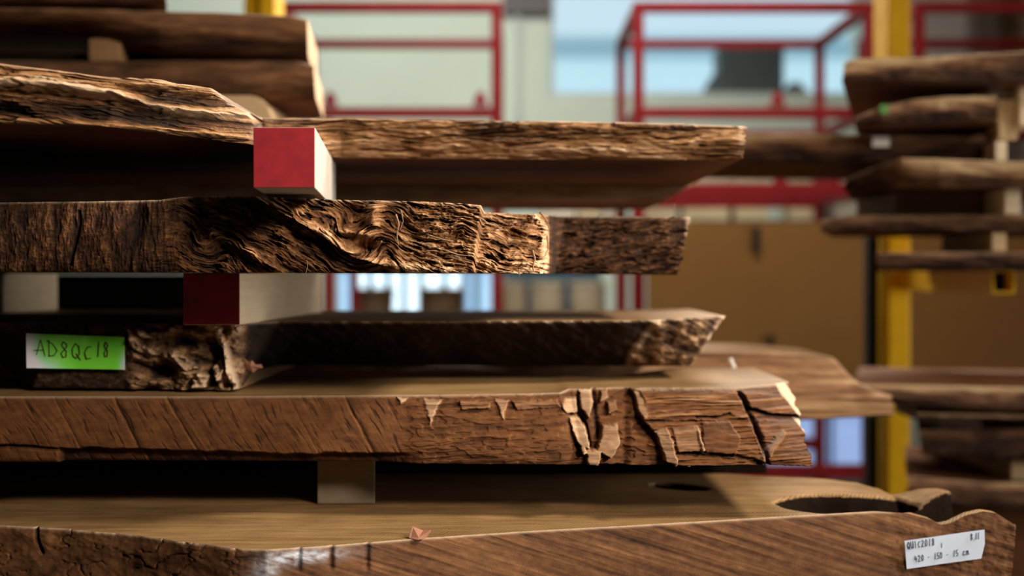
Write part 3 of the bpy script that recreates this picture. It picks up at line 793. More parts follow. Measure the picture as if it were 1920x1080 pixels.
def window(name, o_, splits_x, splits_z, fr, pane_of, bar=0.025):
    x0, x1, z0, z1 = o_
    f = MB()
    f.box((x0, YW+0.02, z0), (x1, YW+0.09, z0+fr)).box((x0, YW+0.02, z1-fr), (x1, YW+0.09, z1))
    f.box((x0, YW+0.02, z0+fr), (x0+fr, YW+0.09, z1-fr)).box((x1-fr, YW+0.02, z0+fr), (x1, YW+0.09, z1-fr))
    root = f.done(name, M['frame_white']); tag(root, kind='structure')
    gx = [x0+fr] + splits_x + [x1-fr]; gz = [z0+fr] + splits_z + [z1-fr]
    for v in splits_x: MB().box((v-bar/2, YW+0.03, z0+fr), (v+bar/2, YW+0.08, z1-fr)).done('mullion', M['steel_blue'], root)
    for v in splits_z: MB().box((x0+fr, YW+0.032, v-bar/2), (x1-fr, YW+0.078, v+bar/2)).done('transom', M['steel_blue'], root)
    for i, (a, b) in enumerate(zip(gx[:-1], gx[1:])):
        for j, (c, d) in enumerate(zip(gz[:-1], gz[1:])):
            MB().box((a+0.004, YW+0.05, c+0.004), (b-0.004, YW+0.056, d-0.004)).done('pane', pane_of(i, j), root)
    return root
window('window_1', op[0], [], [], 0.03, lambda i, j: M['glass'])
sx2 = [wx(v) for v in (660, 693, 726, 757, 789, 833, 868, 893)]
def pane2(i, j):
    if i in (0, 7, 8): return M['pane_blue']
    return M['pane_bright']
window('window_2', op[1], sx2, [], 0.02, pane2, 0.042)
window('window_3', op[2], [wx(1560), wx(1630)], [], 0.02, lambda i, j: M['pane_low'], 0.03)

# what the big window looks out on
t = empty('neighbour_building', (2.0, 16.5, 0))
tag(t, 'pale blue building with a darker eave line seen through the large window', 'building')
MB().box((-4, 16.3, 0), (9, 17.5, wz(82, 16.3))).done('facade', M['facade'], t)
MB().box((-4.1, 16.1, wz(82, 16.3)), (9.1, 17.6, wz(70, 16.3))).done('eave', M['eave'], t)

# grey machine on the deep sill behind the pane
zq = wz(182)+0.001; yq = 9.27
t = empty('machine', (wx(1400, yq), yq, zq))
tag(t, 'dark grey boxy machine with a sloping foot standing on the sill of the large window', 'machine')
x0, x1 = wx(1340, yq), wx(1463, yq)
MB().hexa([(x0+.03, 9.14, zq), (x1, 9.14, zq), (x1, 9.40, zq), (x0+.03, 9.40, zq),
           (x0, 9.14, wz(96, yq)), (x1, 9.14, wz(88, yq)), (x1, 9.40, wz(88, yq)), (x0, 9.40, wz(96, yq))], 0.012).done('housing', M['machine'], t)
MB().hexa([(wx(1306, yq), 9.12, zq), (x0+.12, 9.12, zq), (x0+.12, 9.42, zq), (wx(1306, yq), 9.42, zq),
           (wx(1338, yq), 9.16, wz(138, yq)), (x0+.12, 9.16, wz(138, yq)), (x0+.12, 9.38, wz(138, yq)), (wx(1338, yq), 9.38, wz(138, yq))], 0.01).done('foot', M['machine'], t)
MB().lathe((wx(1490, yq), 9.26, zq), [(0.085, 0), (0.08, 0.06), (0.06, 0.10), (0.03, 0.125)], 18).done('motor_cover', M['machine'], t, True)

# ================================================================== red stillages
def stillage(label, x0, x1, zb, zt, y0, y1, rails, lugs=(), group=None, w=0.042):
    t = empty('steel_stillage', ((x0+x1)/2, (y0+y1)/2, zb))
    tag(t, label, 'rack', group)
    for x in (x0, x1):
        for y in (y0, y1):
            MB().bar((x, y, zb), (x, y, zt), w).done('post', M['red_steel'], t)
    for z in rails:
        ww = w if z > 1.8 else 0.055
        for y in (y0, y1):
            MB().bar((x0+w/2, y, z), (x1-w/2, y, z), w*0.92, ww).done('rail', M['red_steel'], t)
        for x in (x0, x1) if z != 0.52 else ():
            MB().bar((x, y0+w/2, z), (x, y1-w/2, z), w*0.92, ww).done('side_rail', M['red_steel'], t)
    for (x, y, z) in lugs:
        MB().hexa([(x-.03, y-.02, z), (x+.03, y-.02, z), (x+.03, y+.02, z), (x-.03, y+.02, z),
                   (x-.012, y-.012, z+.055), (x+.012, y-.012, z+.055), (x+.012, y+.012, z+.055), (x-.012, y+.012, z+.055)], 0.003).done('lug', M['red_steel'], t)
    return t
zT = ZC+1.066; zB = ZC+0.600
stillage('red steel stillage behind the big slab stack, left of the large window', -0.915, -0.060, zB, zT, 5.6, 6.5, [zB+0.03, zT-0.02], [(-0.715, 5.6, zB+0.058), (-0.125, 5.6, zB+0.058)])
stillage('red steel stillage in front of the large window and grey machine', 0.497, 1.405, zB, zT, 5.6, 6.5, [zB+0.03, zT-0.02], [(1.045, 5.6, zB+0.058)])
stillage('dark red steel stillage right of the tall yellow upright', 1.60, 2.50, zB, zT, 5.6, 6.5, [zB+0.03, zT-0.02])
stillage('lower red stillage carrying the left upper one, beside the bright small window', -0.72, -0.060, 0.0, zB, 5.6, 6.5, [0.06, ZC+0.33])
stillage('lower red stillage with a thick rail in front of the cream cartons', 0.497, 1.405, 0.0, zB, 5.6, 6.5, [0.07, 0.52, ZC+0.325], [(1.055, 5.6, ZC+0.352), (1.26, 5.6, ZC+0.352)], w=0.05)

# ochre board, shelf, cartons
YO = 5.45
t = MB().box((wx(1214, YO), YO, wz(728, YO)), (wx(2200, YO), YO+0.03, wz(417, YO)), 0.004).done('ochre_panel', M['ochre'])
tag(t, 'broad ochre yellow board panel behind the lower red stillage', 'panel')
MB().box((wx(1412, YO), YO-0.02, wz(475, YO)), (wx(1424, YO), YO, wz(425, YO)), 0.003).done('latch', M['black'], t)
MB().box((wx(1440, YO), YO-0.02, wz(650, YO)), (wx(1450, YO), YO, wz(628, YO)), 0.003).done('hook', M['black'], t)
t = MB().box((wx(960, 7.2), 6.95, wz(421, 7.0)), (wx(1720, 7.2), 7.45, wz(413, 7.0)), 0.002).done('shelf_board', M['black'])
for lx in (0.56, 1.9): MB().box((lx, 7.38, 0), (lx+.04, 7.44, wz(421, 7.0))).done('leg', M['black'], t)
tag(t, 'long black shelf board under the row of cream cartons', 'shelf')
cart = [(1010, 1076, 'cream_white'), (1082, 1128, 'cream'), (1136, 1152, 'cream_white'), (1210, 1264, 'cream'), (1280, 1366, 'cream'), (1378, 1438, 'cream'), (1482, 1546, 'cream'), (1568, 1622, 'cream_white')]
cl = ['pale carton at the left end of the shelf row', 'cream carton second from the left on the black shelf', 'narrow pale carton left of the red posts on the black shelf',
      'cream carton just right of the red double post', 'widest cream carton of the shelf row', 'cream carton right of the widest one on the shelf',
      'cream carton second from the right end of the shelf row', 'pale carton at the right end of the shelf row']
for (a, b, m), l in zip(cart, cl):
    z0 = wz(413, 7.0)+0.001
    t = empty('carton', (wx((a+b)/2, 7.1), 7.2, z0)); tag(t, l, 'carton', 'cartons on the black shelf')
    MB().box((wx(a, 7.1), 7.08, z0), (wx(b, 7.1), 7.35, z0+0.235), 0.004).done('body', M[m], t)
    MB().box((wx(a, 7.1)-0.003, 7.075, z0+0.2), (wx(b, 7.1)+0.003, 7.353, z0+0.24), 0.004).done('lid', M['cream_white'], t)

# buckets and tubs on a shelf seen through the gap of the stack
zs_ = ZC - 0.20
t = MB().box((-0.80, 6.75, zs_-0.03), (0.46, 7.35, zs_), 0.004).done('shelf_board', M['pine_grey'])
for lx in (-0.76, 0.42): MB().box((lx-.02, 6.8, 0), (lx+.02, 7.3, zs_-0.03)).done('leg', M['pine_grey'], t)
tag(t, 'grey shelf board carrying brown tubs and pale buckets behind the stack', 'shelf')
def bucket(px, r, h, mat, label, grp, flare=1.12, y=7.0):
    x = wx(px, y)
    t = empty('bucket', (x, y, zs_)); tag(t, label, 'bucket', grp)
    MB().lathe((x, y, zs_+0.001), [(r*0.96, 0), (r, 0.01), (r*flare, h-0.02), (r*flare, h)], 24).done('body', mat, t, True)
    MB().lathe((x, y, zs_+h-0.018), [(r*flare+.001, 0), (r*flare+0.008, 0.003), (r*flare+0.008, 0.014), (r*flare, 0.018)], 24).done('rim', mat, t, True)
bucket(700, 0.098, 0.125, M['tub'], 'left brown tub in front of the bright small window', 'brown tubs', 1.06)
bucket(828, 0.105, 0.125, M['tub'], 'right brown tub in front of the bright small window', 'brown tubs', 1.06)
bucket(965, 0.056, 0.155, M['bucket'], 'pale bucket beside the red post, leftmost of three', 'pale buckets', 1.0)
bucket(1026, 0.082, 0.155, M['bucket'], 'pale bucket in the middle of three behind the stack', 'pale buckets', 1.0)
bucket(1102, 0.088, 0.155, M['bucket'], 'pale bucket beside the red double post, rightmost of three', 'pale buckets', 1.0)
t = MB().box((-0.04, 7.2, zs_+0.001), (0.45, 7.33, zs_+0.22), 0.01).done('crate', M['steel_blue'])
tag(t, 'dark steel blue crate standing behind the three pale buckets', 'crate')

# ================================================================== yellow cantilever rack
t = empty('cantilever_rack', (1.17, 4.4, 0))
tag(t, 'tall yellow steel rack upright with a hollow arm, behind the right slab stack', 'rack')
MB().box((1.137, 4.3, 0), (1.205, 4.48, 4.3), 0.005).done('upright', M['yellow'], t)
MB().box((wx(1622, 4.4), 4.36, 0), (wx(1641, 4.4), 4.42, ZC+0.16), 0.003).done('unlit_post', M['black'], t)['label'] = 'post coloured black as if unlit'  # dark red post given a flat black that stands for shade
MB().box((1.08, 4.1, 0.0), (1.26, 4.9, 0.05), 0.004).done('foot', M['yellow'], t)
arm = empty('arm', (1.21, 4.0, ZC-0.02)); arm.parent = t; arm.location = (0.04, -0.4, ZC-0.02); arm['_o'] = (1.21, 4.0, ZC-0.02)
w_ = 0.0275
for nm, a, b in (('tube_top', (1.182, 3.5, ZC+0.003), (1.238, 4.48, ZC+0.007)), ('tube_bottom', (1.182, 3.5, ZC-0.05), (1.238, 4.48, ZC-0.046)),
                 ('tube_side', (1.182, 3.5, ZC-0.046), (1.186, 4.48, ZC+0.003)), ('tube_side', (1.234, 3.5, ZC-0.046), (1.238, 4.48, ZC+0.003))):
    MB().box(a, b).done(nm, M['yellow'], arm)
MB().box((1.186, 3.56, ZC-0.046), (1.234, 3.6, ZC+0.003)).done('tube_shade', M['black'], arm)  # black fill stands for the shade inside the open tube
t = empty('cantilever_rack', (-0.78, 4.4, 0))
tag(t, 'yellow rack upright showing above the top left slabs', 'rack')
MB().box((wx(487, 4.3), 4.3, 0), (wx(515, 4.3), 4.48, 4.3), 0.005).done('upright', M['yellow'], t)
MB().box((wx(458, 4.34), 4.33, 0), (wx(487, 4.34)-0.002, 4.45, 4.3), 0.005).done('upright_side', M['yellow'], t)
MB().box((-0.87, 4.1, 0.0), (-0.68, 4.9, 0.05), 0.004).done('foot', M['yellow'], t)

# ================================================================== the big slab stack
L2 = 'thick slab with a swirling burl edge, second from the top of the front stack'
slab('timber_slab', L2, 'slab',
     top=[(-80, 380, 1.93), (180, 377, 1.93), (300, 374, 1.93), (345, 368, 1.93), (450, 367, 1.93), (620, 373, 1.93), (760, 377, 1.93), (870, 381, 1.93), (902, 385, 1.935), (908, 398, 2.02), (1000, 401, 2.06), (1026, 403, 2.10), (1040, 405, 2.34), (1295, 407, 2.36)],
     bot=[(-80, 510, 1.93), (600, 512, 1.93), (1000, 513, 1.93), (1022, 513, 1.94), (1040, 513.5, 2.30), (1271, 515.5, 2.33)],
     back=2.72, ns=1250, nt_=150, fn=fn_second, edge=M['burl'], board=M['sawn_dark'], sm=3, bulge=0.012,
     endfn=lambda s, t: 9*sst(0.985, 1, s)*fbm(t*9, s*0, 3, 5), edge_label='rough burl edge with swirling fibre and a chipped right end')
L1 = 'long slab with a flaked weathered edge on top of the red-ended block'
slab('timber_slab', L1, 'slab',
     top=[(-80, 112, 1.715), (0, 118, 1.745), (110, 132, 1.775), (200, 143, 1.80), (300, 148, 1.84), (330, 156, 1.87), (395, 164, 1.93), (414, 178, 1.96), (424, 190, 1.98), (470, 212, 2.05), (479, 218, 2.12), (490, 221, 2.19), (640, 221, 2.22), (900, 226, 2.25), (1100, 228, 2.28), (1300, 233, 2.31), (1397, 236, 2.33)],
     bot=[(-80, 229, 1.735), (0, 232, 1.753), (200, 238, 1.791), (300, 250, 1.873), (400, 262, 1.963), (475, 272, 2.045), (560, 286, 2.17), (640, 296, 2.272), (900, 299, 2.304), (1340, 300, 2.315), (1394, 297, 2.30)],
     back=3.25, ns=1300, nt_=120, fn=fn_first, edge=M['weathered'], board=M['sawn_dark'], sm=7, bulge=0.008,
     endfn=lambda s, t: 10*sst(0.99, 1, s)*fbm(t*7, s*0, 3, 15), edge_label='weathered flaking edge',
     end=lambda g: g + np.stack([-(g[..., 1]-g[0:1, :, 1])*0.05, 0*g[..., 1], 0*g[..., 1]], -1))
L3 = 'dark slab with the green paper label on its broken left edge'
slab('timber_slab', L3, 'slab',
     top=[(-80, 604, 2.20), (20, 605, 2.17), (60, 607, 2.155), (440, 608, 2.14), (462, 606, 2.16), (486, 604, 2.23), (520, 602.5, 2.27), (640, 602.5, 2.27), (1000, 602, 2.28), (1200, 601, 2.30), (1300, 596, 2.38), (1358, 592, 2.44)],
     bot=[(-120, 640, 2.6), (-20, 662, 2.5), (20, 700, 2.3), (60, 727, 2.17), (400, 731, 2.155), (446, 731, 2.16), (456, 722, 2.22), (474, 694, 2.38), (520, 686, 2.47), (700, 685, 2.47), (1170, 686, 2.45), (1292, 686, 2.44)],
     back=2.93, ns=900, nt_=90, fn=fn_third, edge=M['dark_bark'], board=M['sawn_tan'], sm=5, bulge=0.004, lip=0.02,
     edge_label='dark undercut edge with pale broken wood at both ends')
L4 = 'brown sawn-edged slab with a splintered right end, second from the bottom'
slab('timber_slab', L4, 'slab',
     top=[(-80, 744, 2.08), (0, 744, 2.08), (400, 744, 2.08), (800, 741, 2.108), (1050, 737, 2.145), (1066, 730, 2.20), (1180, 727, 2.245), (1390, 727, 2.25), (1440, 722, 2.30), (1480, 716, 2.366)],
     bot=[(-80, 865, 2.085), (0, 866, 2.08), (600, 868, 2.067), (1100, 872, 2.045), (1518, 872, 2.045)],
     back=lambda p: lerp(2.50, 2.72, sst(1150, 1350, np.array(p))), ns=1300, nt_=130, fn=fn_fourth, edge=M['sawn_edge'], board=M['sawn_gold'], sm=5, bulge=0.006,
     endfn=lambda s, t: 12*sst(0.99, 1, s)*fbm(t*6, s*0, 3, 25), edge_label='brown sawn edge, broken and splintered at the right')

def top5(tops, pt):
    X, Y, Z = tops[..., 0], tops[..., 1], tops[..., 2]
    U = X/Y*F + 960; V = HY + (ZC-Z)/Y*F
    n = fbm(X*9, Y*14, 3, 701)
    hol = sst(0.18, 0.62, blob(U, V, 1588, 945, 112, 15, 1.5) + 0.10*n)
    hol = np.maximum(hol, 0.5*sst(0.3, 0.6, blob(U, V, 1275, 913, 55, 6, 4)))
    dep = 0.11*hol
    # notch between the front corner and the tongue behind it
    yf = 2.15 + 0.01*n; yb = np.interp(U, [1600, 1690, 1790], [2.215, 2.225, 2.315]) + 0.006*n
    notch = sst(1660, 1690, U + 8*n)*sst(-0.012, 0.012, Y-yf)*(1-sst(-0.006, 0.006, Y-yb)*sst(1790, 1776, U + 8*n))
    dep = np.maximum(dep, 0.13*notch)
    und = 0.0018*n
    Z = Z - dep + und*sst(0.0, 0.05, Y-tops[0, :, 1][None, :])
    return np.stack([X, Y, Z], -1)
L5 = 'thickest slab, bottom of the front stack, with a white handwritten label'
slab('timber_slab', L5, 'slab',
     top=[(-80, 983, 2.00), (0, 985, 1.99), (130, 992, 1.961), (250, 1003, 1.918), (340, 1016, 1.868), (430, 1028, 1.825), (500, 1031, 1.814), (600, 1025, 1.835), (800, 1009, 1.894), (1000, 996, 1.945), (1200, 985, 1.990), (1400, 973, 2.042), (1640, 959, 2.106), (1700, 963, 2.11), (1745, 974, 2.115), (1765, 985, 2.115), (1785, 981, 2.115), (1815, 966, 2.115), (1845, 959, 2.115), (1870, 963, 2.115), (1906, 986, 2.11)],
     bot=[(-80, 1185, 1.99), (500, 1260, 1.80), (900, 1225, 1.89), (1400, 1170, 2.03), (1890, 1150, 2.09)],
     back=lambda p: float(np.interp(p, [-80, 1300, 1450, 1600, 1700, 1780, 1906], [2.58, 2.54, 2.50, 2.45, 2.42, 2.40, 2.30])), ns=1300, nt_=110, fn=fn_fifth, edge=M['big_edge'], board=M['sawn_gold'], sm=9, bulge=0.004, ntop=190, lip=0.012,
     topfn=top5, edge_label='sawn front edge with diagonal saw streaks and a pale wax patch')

# ---- paper labels and handwriting (parts of the slabs they are stuck on)
GL = {  # pen strokes in a unit box, x right, y up
 'A': [[(0,0),(.45,1),(.9,0)], [(-.25,.28),(.8,.36)]], 'D': [[(.1,1),(.12,0)], [(-.1,.95),(.5,.8),(.95,.4),(.6,.05),(.05,0)]],
 '8': [[(.75,.85),(.35,1),(.2,.75),(.7,.4),(.65,.05),(.3,0),(.15,.25),(.75,.7),(.75,.85)]], 'Q': [[(.8,.8),(.4,.95),(.1,.6),(.15,.15),(.5,0),(.85,.3),(.8,.8)], [(.5,.3),(.95,-.08)]],
 'C': [[(.85,.85),(.45,.8),(.15,.4),(.35,.02),(.8,.1)]], '1': [[(.55,1),(.35,0)]], 'U': [[(.1,1),(.12,.2),(.45,0),(.75,.25),(.8,1)], [(.8,1),(.85,0)]], 'I': [[(.4,1),(.38,0)]],
 '2': [[(.1,.8),(.4,1),(.75,.75),(.1,0),(.85,.05)]], '0': [[(.45,1),(.12,.6),(.3,.02),(.75,.2),(.8,.75),(.45,1)]], '4': [[(.25,1),(.05,.4),(.85,.45)], [(.6,.8),(.58,0)]],
 '5': [[(.85,1),(.25,.98),(.2,.55),(.7,.5),(.75,.15),(.35,0),(.1,.1)]], '-': [[(.25,.45),(.7,.5)]], '.': [[(.4,0),(.5,.08)]], 'B': [[(.15,0),(.2,1),(.7,.8),(.25,.55),(.8,.3),(.15,0)]],
 'c': [[(.75,.5),(.35,.55),(.15,.2),(.45,0),(.8,.12)]], 'm': [[(.05,.55),(.08,0)], [(.08,.4),(.3,.55),(.38,0)], [(.38,.4),(.6,.55),(.75,.02),(.9,.08)]], ' ': []}
def write(lines, frame, d, pen, mat, parent):
    """lines: (text, u0, v0, char width, char height, slope) on a unit label; frame(u, v) -> pixel column and row"""
    vs, fs = [], []
    for (txt, u0, v0, cw, chh, slope) in lines:
        for i, c in enumerate(txt):
            for st in GL[c]:
                pts = []
                for (x, y) in st:
                    u = u0 + (i + x*0.82)*cw; v = v0 + slope*(i+x) - y*chh
                    a, b = frame(u, v); pts.append(np.array(P(a, b, d)))
                for a, b in zip(pts[:-1], pts[1:]):
                    e = b-a; L = np.linalg.norm(e)
                    if L < 1e-6: continue
                    e /= L; n = np.array([-e[2], 0, e[0]])*pen/2
                    a2, b2 = a-e*pen*0.3, b+e*pen*0.3
                    k = len(vs)
                    for q in (a2-n, b2-n, b2+n, a2+n): vs.append(q + np.array([0, -0.0002, 0]))
                    for q in (a2-n, b2-n, b2+n, a2+n): vs.append(q + np.array([0, 0.0001, 0]))
                    fs += [(k, k+1, k+2, k+3), (k+7, k+6, k+5, k+4), (k, k+4, k+5, k+1), (k+1, k+5, k+6, k+2), (k+2, k+6, k+7, k+3), (k+3, k+7, k+4, k)]
    return link_mesh('handwriting', vs, fs, mat, parent)
def bil(c):
    return lambda u, v: ((c[0][0]*(1-u)+c[1][0]*u)*(1-v)+(c[3][0]*(1-u)+c[2][0]*u)*v, (c[0][1]*(1-u)+c[1][1]*u)*(1-v)+(c[3][1]*(1-u)+c[2][1]*u)*v)
def paper(corners, d, mat, parent, label, nu=24, nv=10, curl=0.0, cut=None, tone=None):
    fr = bil(corners); vs = []; tn = []
    for j in range(nv+1):
        for i in range(nu+1):
            u, v = i/nu, j/nv
            if cut: u2 = min(u, cut(v)) if u > 0.9 else u
            else: u2 = u
            a, b = fr(u2, v)
            p = P(a, b, d); off = curl*(max(0, u2-0.85)/0.15)**2 + 0.0006*math.sin(6*u2+2*v)
            vs.append((p[0], p[1]-off, p[2])); tn.append(tone(u2, v) if tone else 0)
    n = len(vs)
    vs += [(x, y+0.0003, z) for (x, y, z) in vs]
    fs = []
    for j in range(nv):
        for i in range(nu):
            k = j*(nu+1)+i
            fs.append((k, k+nu+1, k+nu+2, k+1)); fs.append((n+k, n+k+1, n+k+nu+2, n+k+nu+1))
    o = link_mesh('paper_label', vs, fs, mat, parent, smooth=True)
    o['label'] = label
    if tone:
        a = o.data.attributes.new('tone', 'FLOAT', 'POINT'); a.data.foreach_set('value', np.array(tn+tn, dtype=np.float32))
    return o
slab_of = {o['label']: o for o in C.objects if o.get('category') == 'slab'}
dg = face_depth(L3, 50, 236, 622, 696) - 0.0015
cg = [(49, 625), (235, 632), (236, 693), (50, 690)]
def gt(u, v):
    k = 0.70 + 0.5*math.exp(-((u-0.72)/0.22)**2-((v-0.7)/0.6)**2)
    k -= 0.75*math.exp(-((u-0.0)/0.10)**2) + 0.55*math.exp(-((u-0.1)/0.28)**2-((v-1.05)/0.35)**2) + 0.85*math.exp(-((u-1.03)/0.10)**2-((v-0.9)/0.55)**2)
    k -= 0.4*math.exp(-((u-0.59)/0.04)**2-((v-0.12)/0.14)**2) + 0.10*math.exp(-((u-0.3)/0.3)**2)
    return min(1, max(0, k))
pl = paper(cg, dg, M['green_paper'], slab_of[L3], 'green paper label with handwriting', curl=0.004, tone=gt)
write([('AD8QC', 0.10, 0.62, 0.118, 0.46, 0.02), ('18', 0.70, 0.62, 0.075, 0.44, 0.0)], bil(cg), dg-0.0012, 0.0013, M['ink_brown'], pl)
dw = face_depth(L5, 1690, 1850, 992, 1070) - 0.0015
cw_ = [(1696, 1014), (1846, 993), (1847, 1046), (1700, 1067)]
pw = paper(cw_, dw, M['paper'], slab_of[L5], 'white paper label with handwriting', cut=lambda v: 1 - max(0, v-0.5)*0.10)
write([('QUIC2018', 0.03, 0.30, 0.044, 0.24, 0.0), ('B.11', 0.83, 0.30, 0.028, 0.22, 0.0), ('420', 0.11, 0.80, 0.042, 0.22, 0.0), ('-', 0.27, 0.80, 0.04, 0.22, 0), ('150', 0.36, 0.80, 0.036, 0.22, 0),
       ('-', 0.51, 0.80, 0.04, 0.22, 0), ('15', 0.60, 0.80, 0.036, 0.22, 0), ('cm', 0.72, 0.80, 0.045, 0.26, 0), ('I', 0.45, 0.42, 0.03, 0.16, 0)], bil(cw_), dw-0.0012, 0.0009, M['ink'], pw)

# ---- spacer blocks with painted ends
def block(label, fl, fr, back_l, back_r, z0, z1, yf, yb, mat, red=None, bev=0.002, group='spacer blocks of the front stack'):
    pts = [(fl, yf, z0), (fr, yf, z0), (back_r, yb, z0), (back_l, yb, z0), (fl, yf, z1), (fr, yf, z1), (back_r, yb, z1), (back_l, yb, z1)]
    o = MB().hexa(pts, bev).done('spacer_block', mat)
    tag(o, label, 'block', group)
    if red:
        p = [(fl+.0006, yf-0.0012, z0+.0006), (fr-.0006, yf-0.0012, z0+.0006), (fr-.0006, yf+0.0004, z0+.0006), (fl+.0006, yf+0.0004, z0+.0006),
             (fl+.0006, yf-0.0012, z1-.0006), (fr-.0006, yf-0.0012, z1-.0006), (fr-.0006, yf+0.0004, z1-.0006), (fl+.0006, yf+0.0004, z1-.0006)]
        e = MB().hexa(p, 0.0005).done('painted_end', red, o); e['label'] = 'red painted end'
    return o
d1 = 1.79
x0, x1 = (475-960)/F*d1, (591-960)/F*d1
block('red-ended white spacer block between the top two slabs', x0, x1, x0-0.05, x1-0.05, ZC+0.1071, ZC+0.1836, d1, 2.40, M['pine_white'], M['red_end'])
d2 = 2.10
x0, x1 = (343-960)/F*d2, (450-960)/F*d2
block('dark red-ended spacer block right above the green-labelled slab', x0, x1, x0+0.03, x1+0.03, ZC-0.0765, ZC-0.0005, d2, 2.78, M['pine'], M['red_end_dark'])
block('pale spacer block in the gap at the left end of the stack', -1.06, -0.966, -1.02, -0.926, ZC-0.0760, ZC-0.0005, 2.70, 2.90, M['pine'])
d4 = 2.174
x0, x1 = (595-960)/F*d4, (703-960)/F*d4
block('dull grey-brown spacer block standing on the bottom slab', x0, x1, x0-0.035, x1-0.035, ZC-0.3528, ZC-0.2765, d4, 2.49, M['pine_grey'])
# added beams, coloured near-black to stand for shade in the gaps
for (lab, a, b, z0, z1, yf) in (('added beam coloured shade-black deep in the gap left of the dark red block', -1.9, -0.43, ZC-0.156, ZC-0.004, 3.10),
                               ('added beam coloured shade-black in the low gap behind the grey-brown block', -1.7, 0.45, ZC-0.3525, ZC-0.2955, 2.50)):
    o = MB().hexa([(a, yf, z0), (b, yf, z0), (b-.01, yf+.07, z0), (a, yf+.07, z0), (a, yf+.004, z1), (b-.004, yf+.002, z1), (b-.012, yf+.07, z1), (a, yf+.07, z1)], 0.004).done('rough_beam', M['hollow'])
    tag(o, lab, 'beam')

slab('timber_slab', 'brown board lying behind in shade, under the top slab of the front stack', 'slab',
     top=[(-200, 346, 2.98), (1200, 346, 2.98), (1300, 346, 2.98)], bot=[(-200, 379, 2.98), (1200, 379, 2.98), (1245, 378, 2.98)],
     back=3.35, ns=200, nt_=24, fn=fn_log(871, 0.66, 0.22, 260, 14, 0.003), edge=M['plank'], board=M['sawn_dark'], bulge=0.004)
o = MB().box((-1.2, 3.0, ZC-0.002), (-0.6, 3.3, ZC+0.149), 0.004).done('rough_beam', M['sawn_dark'])
tag(o, 'dark beam carrying the shaded brown board behind the front stack', 'beam')

# ---- splinters, fibres, flakes
def tube(name, pts, r, mat, parent=None, tip=0.25):
    pts = [np.array(p, float) for p in pts]
    vs, fs = [], []
    n = 5
    for i, p in enumerate(pts):
        a = pts[max(0, i-1)]; b = pts[min(len(pts)-1, i+1)]
        e = (b-a)/np.linalg.norm(b-a)
        u = np.cross(e, [0.3, 1, 0.1]); u /= np.linalg.norm(u); v = np.cross(e, u)
        rr = r*(1-(1-tip)*i/(len(pts)-1))
        for k in range(n):
            q = 2*math.pi*k/n
            vs.append(p + rr*(math.cos(q)*u + 0.5*math.sin(q)*v))
    for i in range(len(pts)-1):
        for k in range(n):
            fs.append((i*n+k, i*n+(k+1) % n, (i+1)*n+(k+1) % n, (i+1)*n+k))
    fs.append(tuple(range(n))[::-1]); fs.append(tuple((len(pts)-1)*n+k for k in range(n)))
    return link_mesh(name, vs, fs, mat, parent, smooth=True)
s2 = slab_of[L2]
for (pts, r) in ((((575, 488), (577, 500), (573, 512), (574, 522)), 0.0009), (((742, 402), (748, 420), (744, 442), (747, 462)), 0.0016), (((752, 395), (756, 415), (750, 432)), 0.0014),
                 (((998, 470), (1003, 486), (999, 502), (1001, 510)), 0.0022), (((973, 505), (974, 519)), 0.0012), (((716, 452), (705, 468), (692, 480)), 0.0013), (((900, 408), (918, 420), (936, 424)), 0.0016), (((925, 435), (945, 446), (952, 452)), 0.0016),
                 (((1012, 398), (1024, 412), (1030, 432), (1022, 448)), 0.0016), (((1026, 442), (1028, 466), (1020, 488)), 0.0018), (((835, 470), (860, 478), (882, 480)), 0.0015), (((800, 440), (826, 448), (850, 452)), 0.0014)):
    PXs, PYs, Ys = SLABS[L2]
    q = []
    for (a, b) in pts:
        d = face_depth(L2, a-4, a+4, b-4, b+4) if b < 508 else q[-1][1]+0.003
        q.append(np.array(P(a, b, d-0.003)))
    # resample for a smooth run
    k = np.linspace(0, len(q)-1, 3*len(q)); q = [np.array([np.interp(v, range(len(q)), [p[c] for p in q]) for c in range(3)]) for v in k]
    tube('splinter', q, r, M['splinter'], s2)

def shard(name, pts, d, th, mat, parent=None, bend=0.0):
    """an irregular flat chip with thickness"""
    cx = sum(p[0] for p in pts)/len(pts)
    f = [np.array(P(a, b, d + bend*((a-cx)/20)**2)) for a, b in pts]
    n = len(f); c = sum(f)/n + np.array([0, -th, 0])
    vs = f + [p + np.array([0, th, 0.0]) for p in f] + [c]
    fs = [(i, (i+1) % n, 2*n) for i in range(n)] + [tuple(range(2*n-1, n-1, -1))] + [(i, n+i, n+(i+1) % n, (i+1) % n) for i in range(n)]
    return link_mesh(name, vs, fs, mat, parent)
zt = ZC-0.353
dch = 1.893
p0 = P(790, 1006, dch)
o = link_mesh('bark_chip', [(p0[0]-.016, dch-.004, zt+.001), (p0[0]-.004, dch-.010, zt+.000), (p0[0]+.006, dch-.008, zt+.001), (p0[0]+.013, dch+.004, zt+.009), (p0[0]+.002, dch+.006, zt+.0075), (p0[0]-.013, dch+.006, zt+.013),
                            (p0[0]-.014, dch-.002, zt+.0025), (p0[0]-.003, dch-.007, zt+.002), (p0[0]+.005, dch-.005, zt+.003), (p0[0]+.012, dch+.006, zt+.0105), (p0[0]+.002, dch+.008, zt+.009), (p0[0]-.012, dch+.008, zt+.0145)],
              [(5, 4, 3, 2, 1, 0), (6, 7, 8, 9, 10, 11)] + [(i, (i+1) % 6, 6+(i+1) % 6, 6+i) for i in range(6)], M['flake'])
tag(o, 'small reddish curled bark chip lying on the bottom slab near its edge', 'chip')
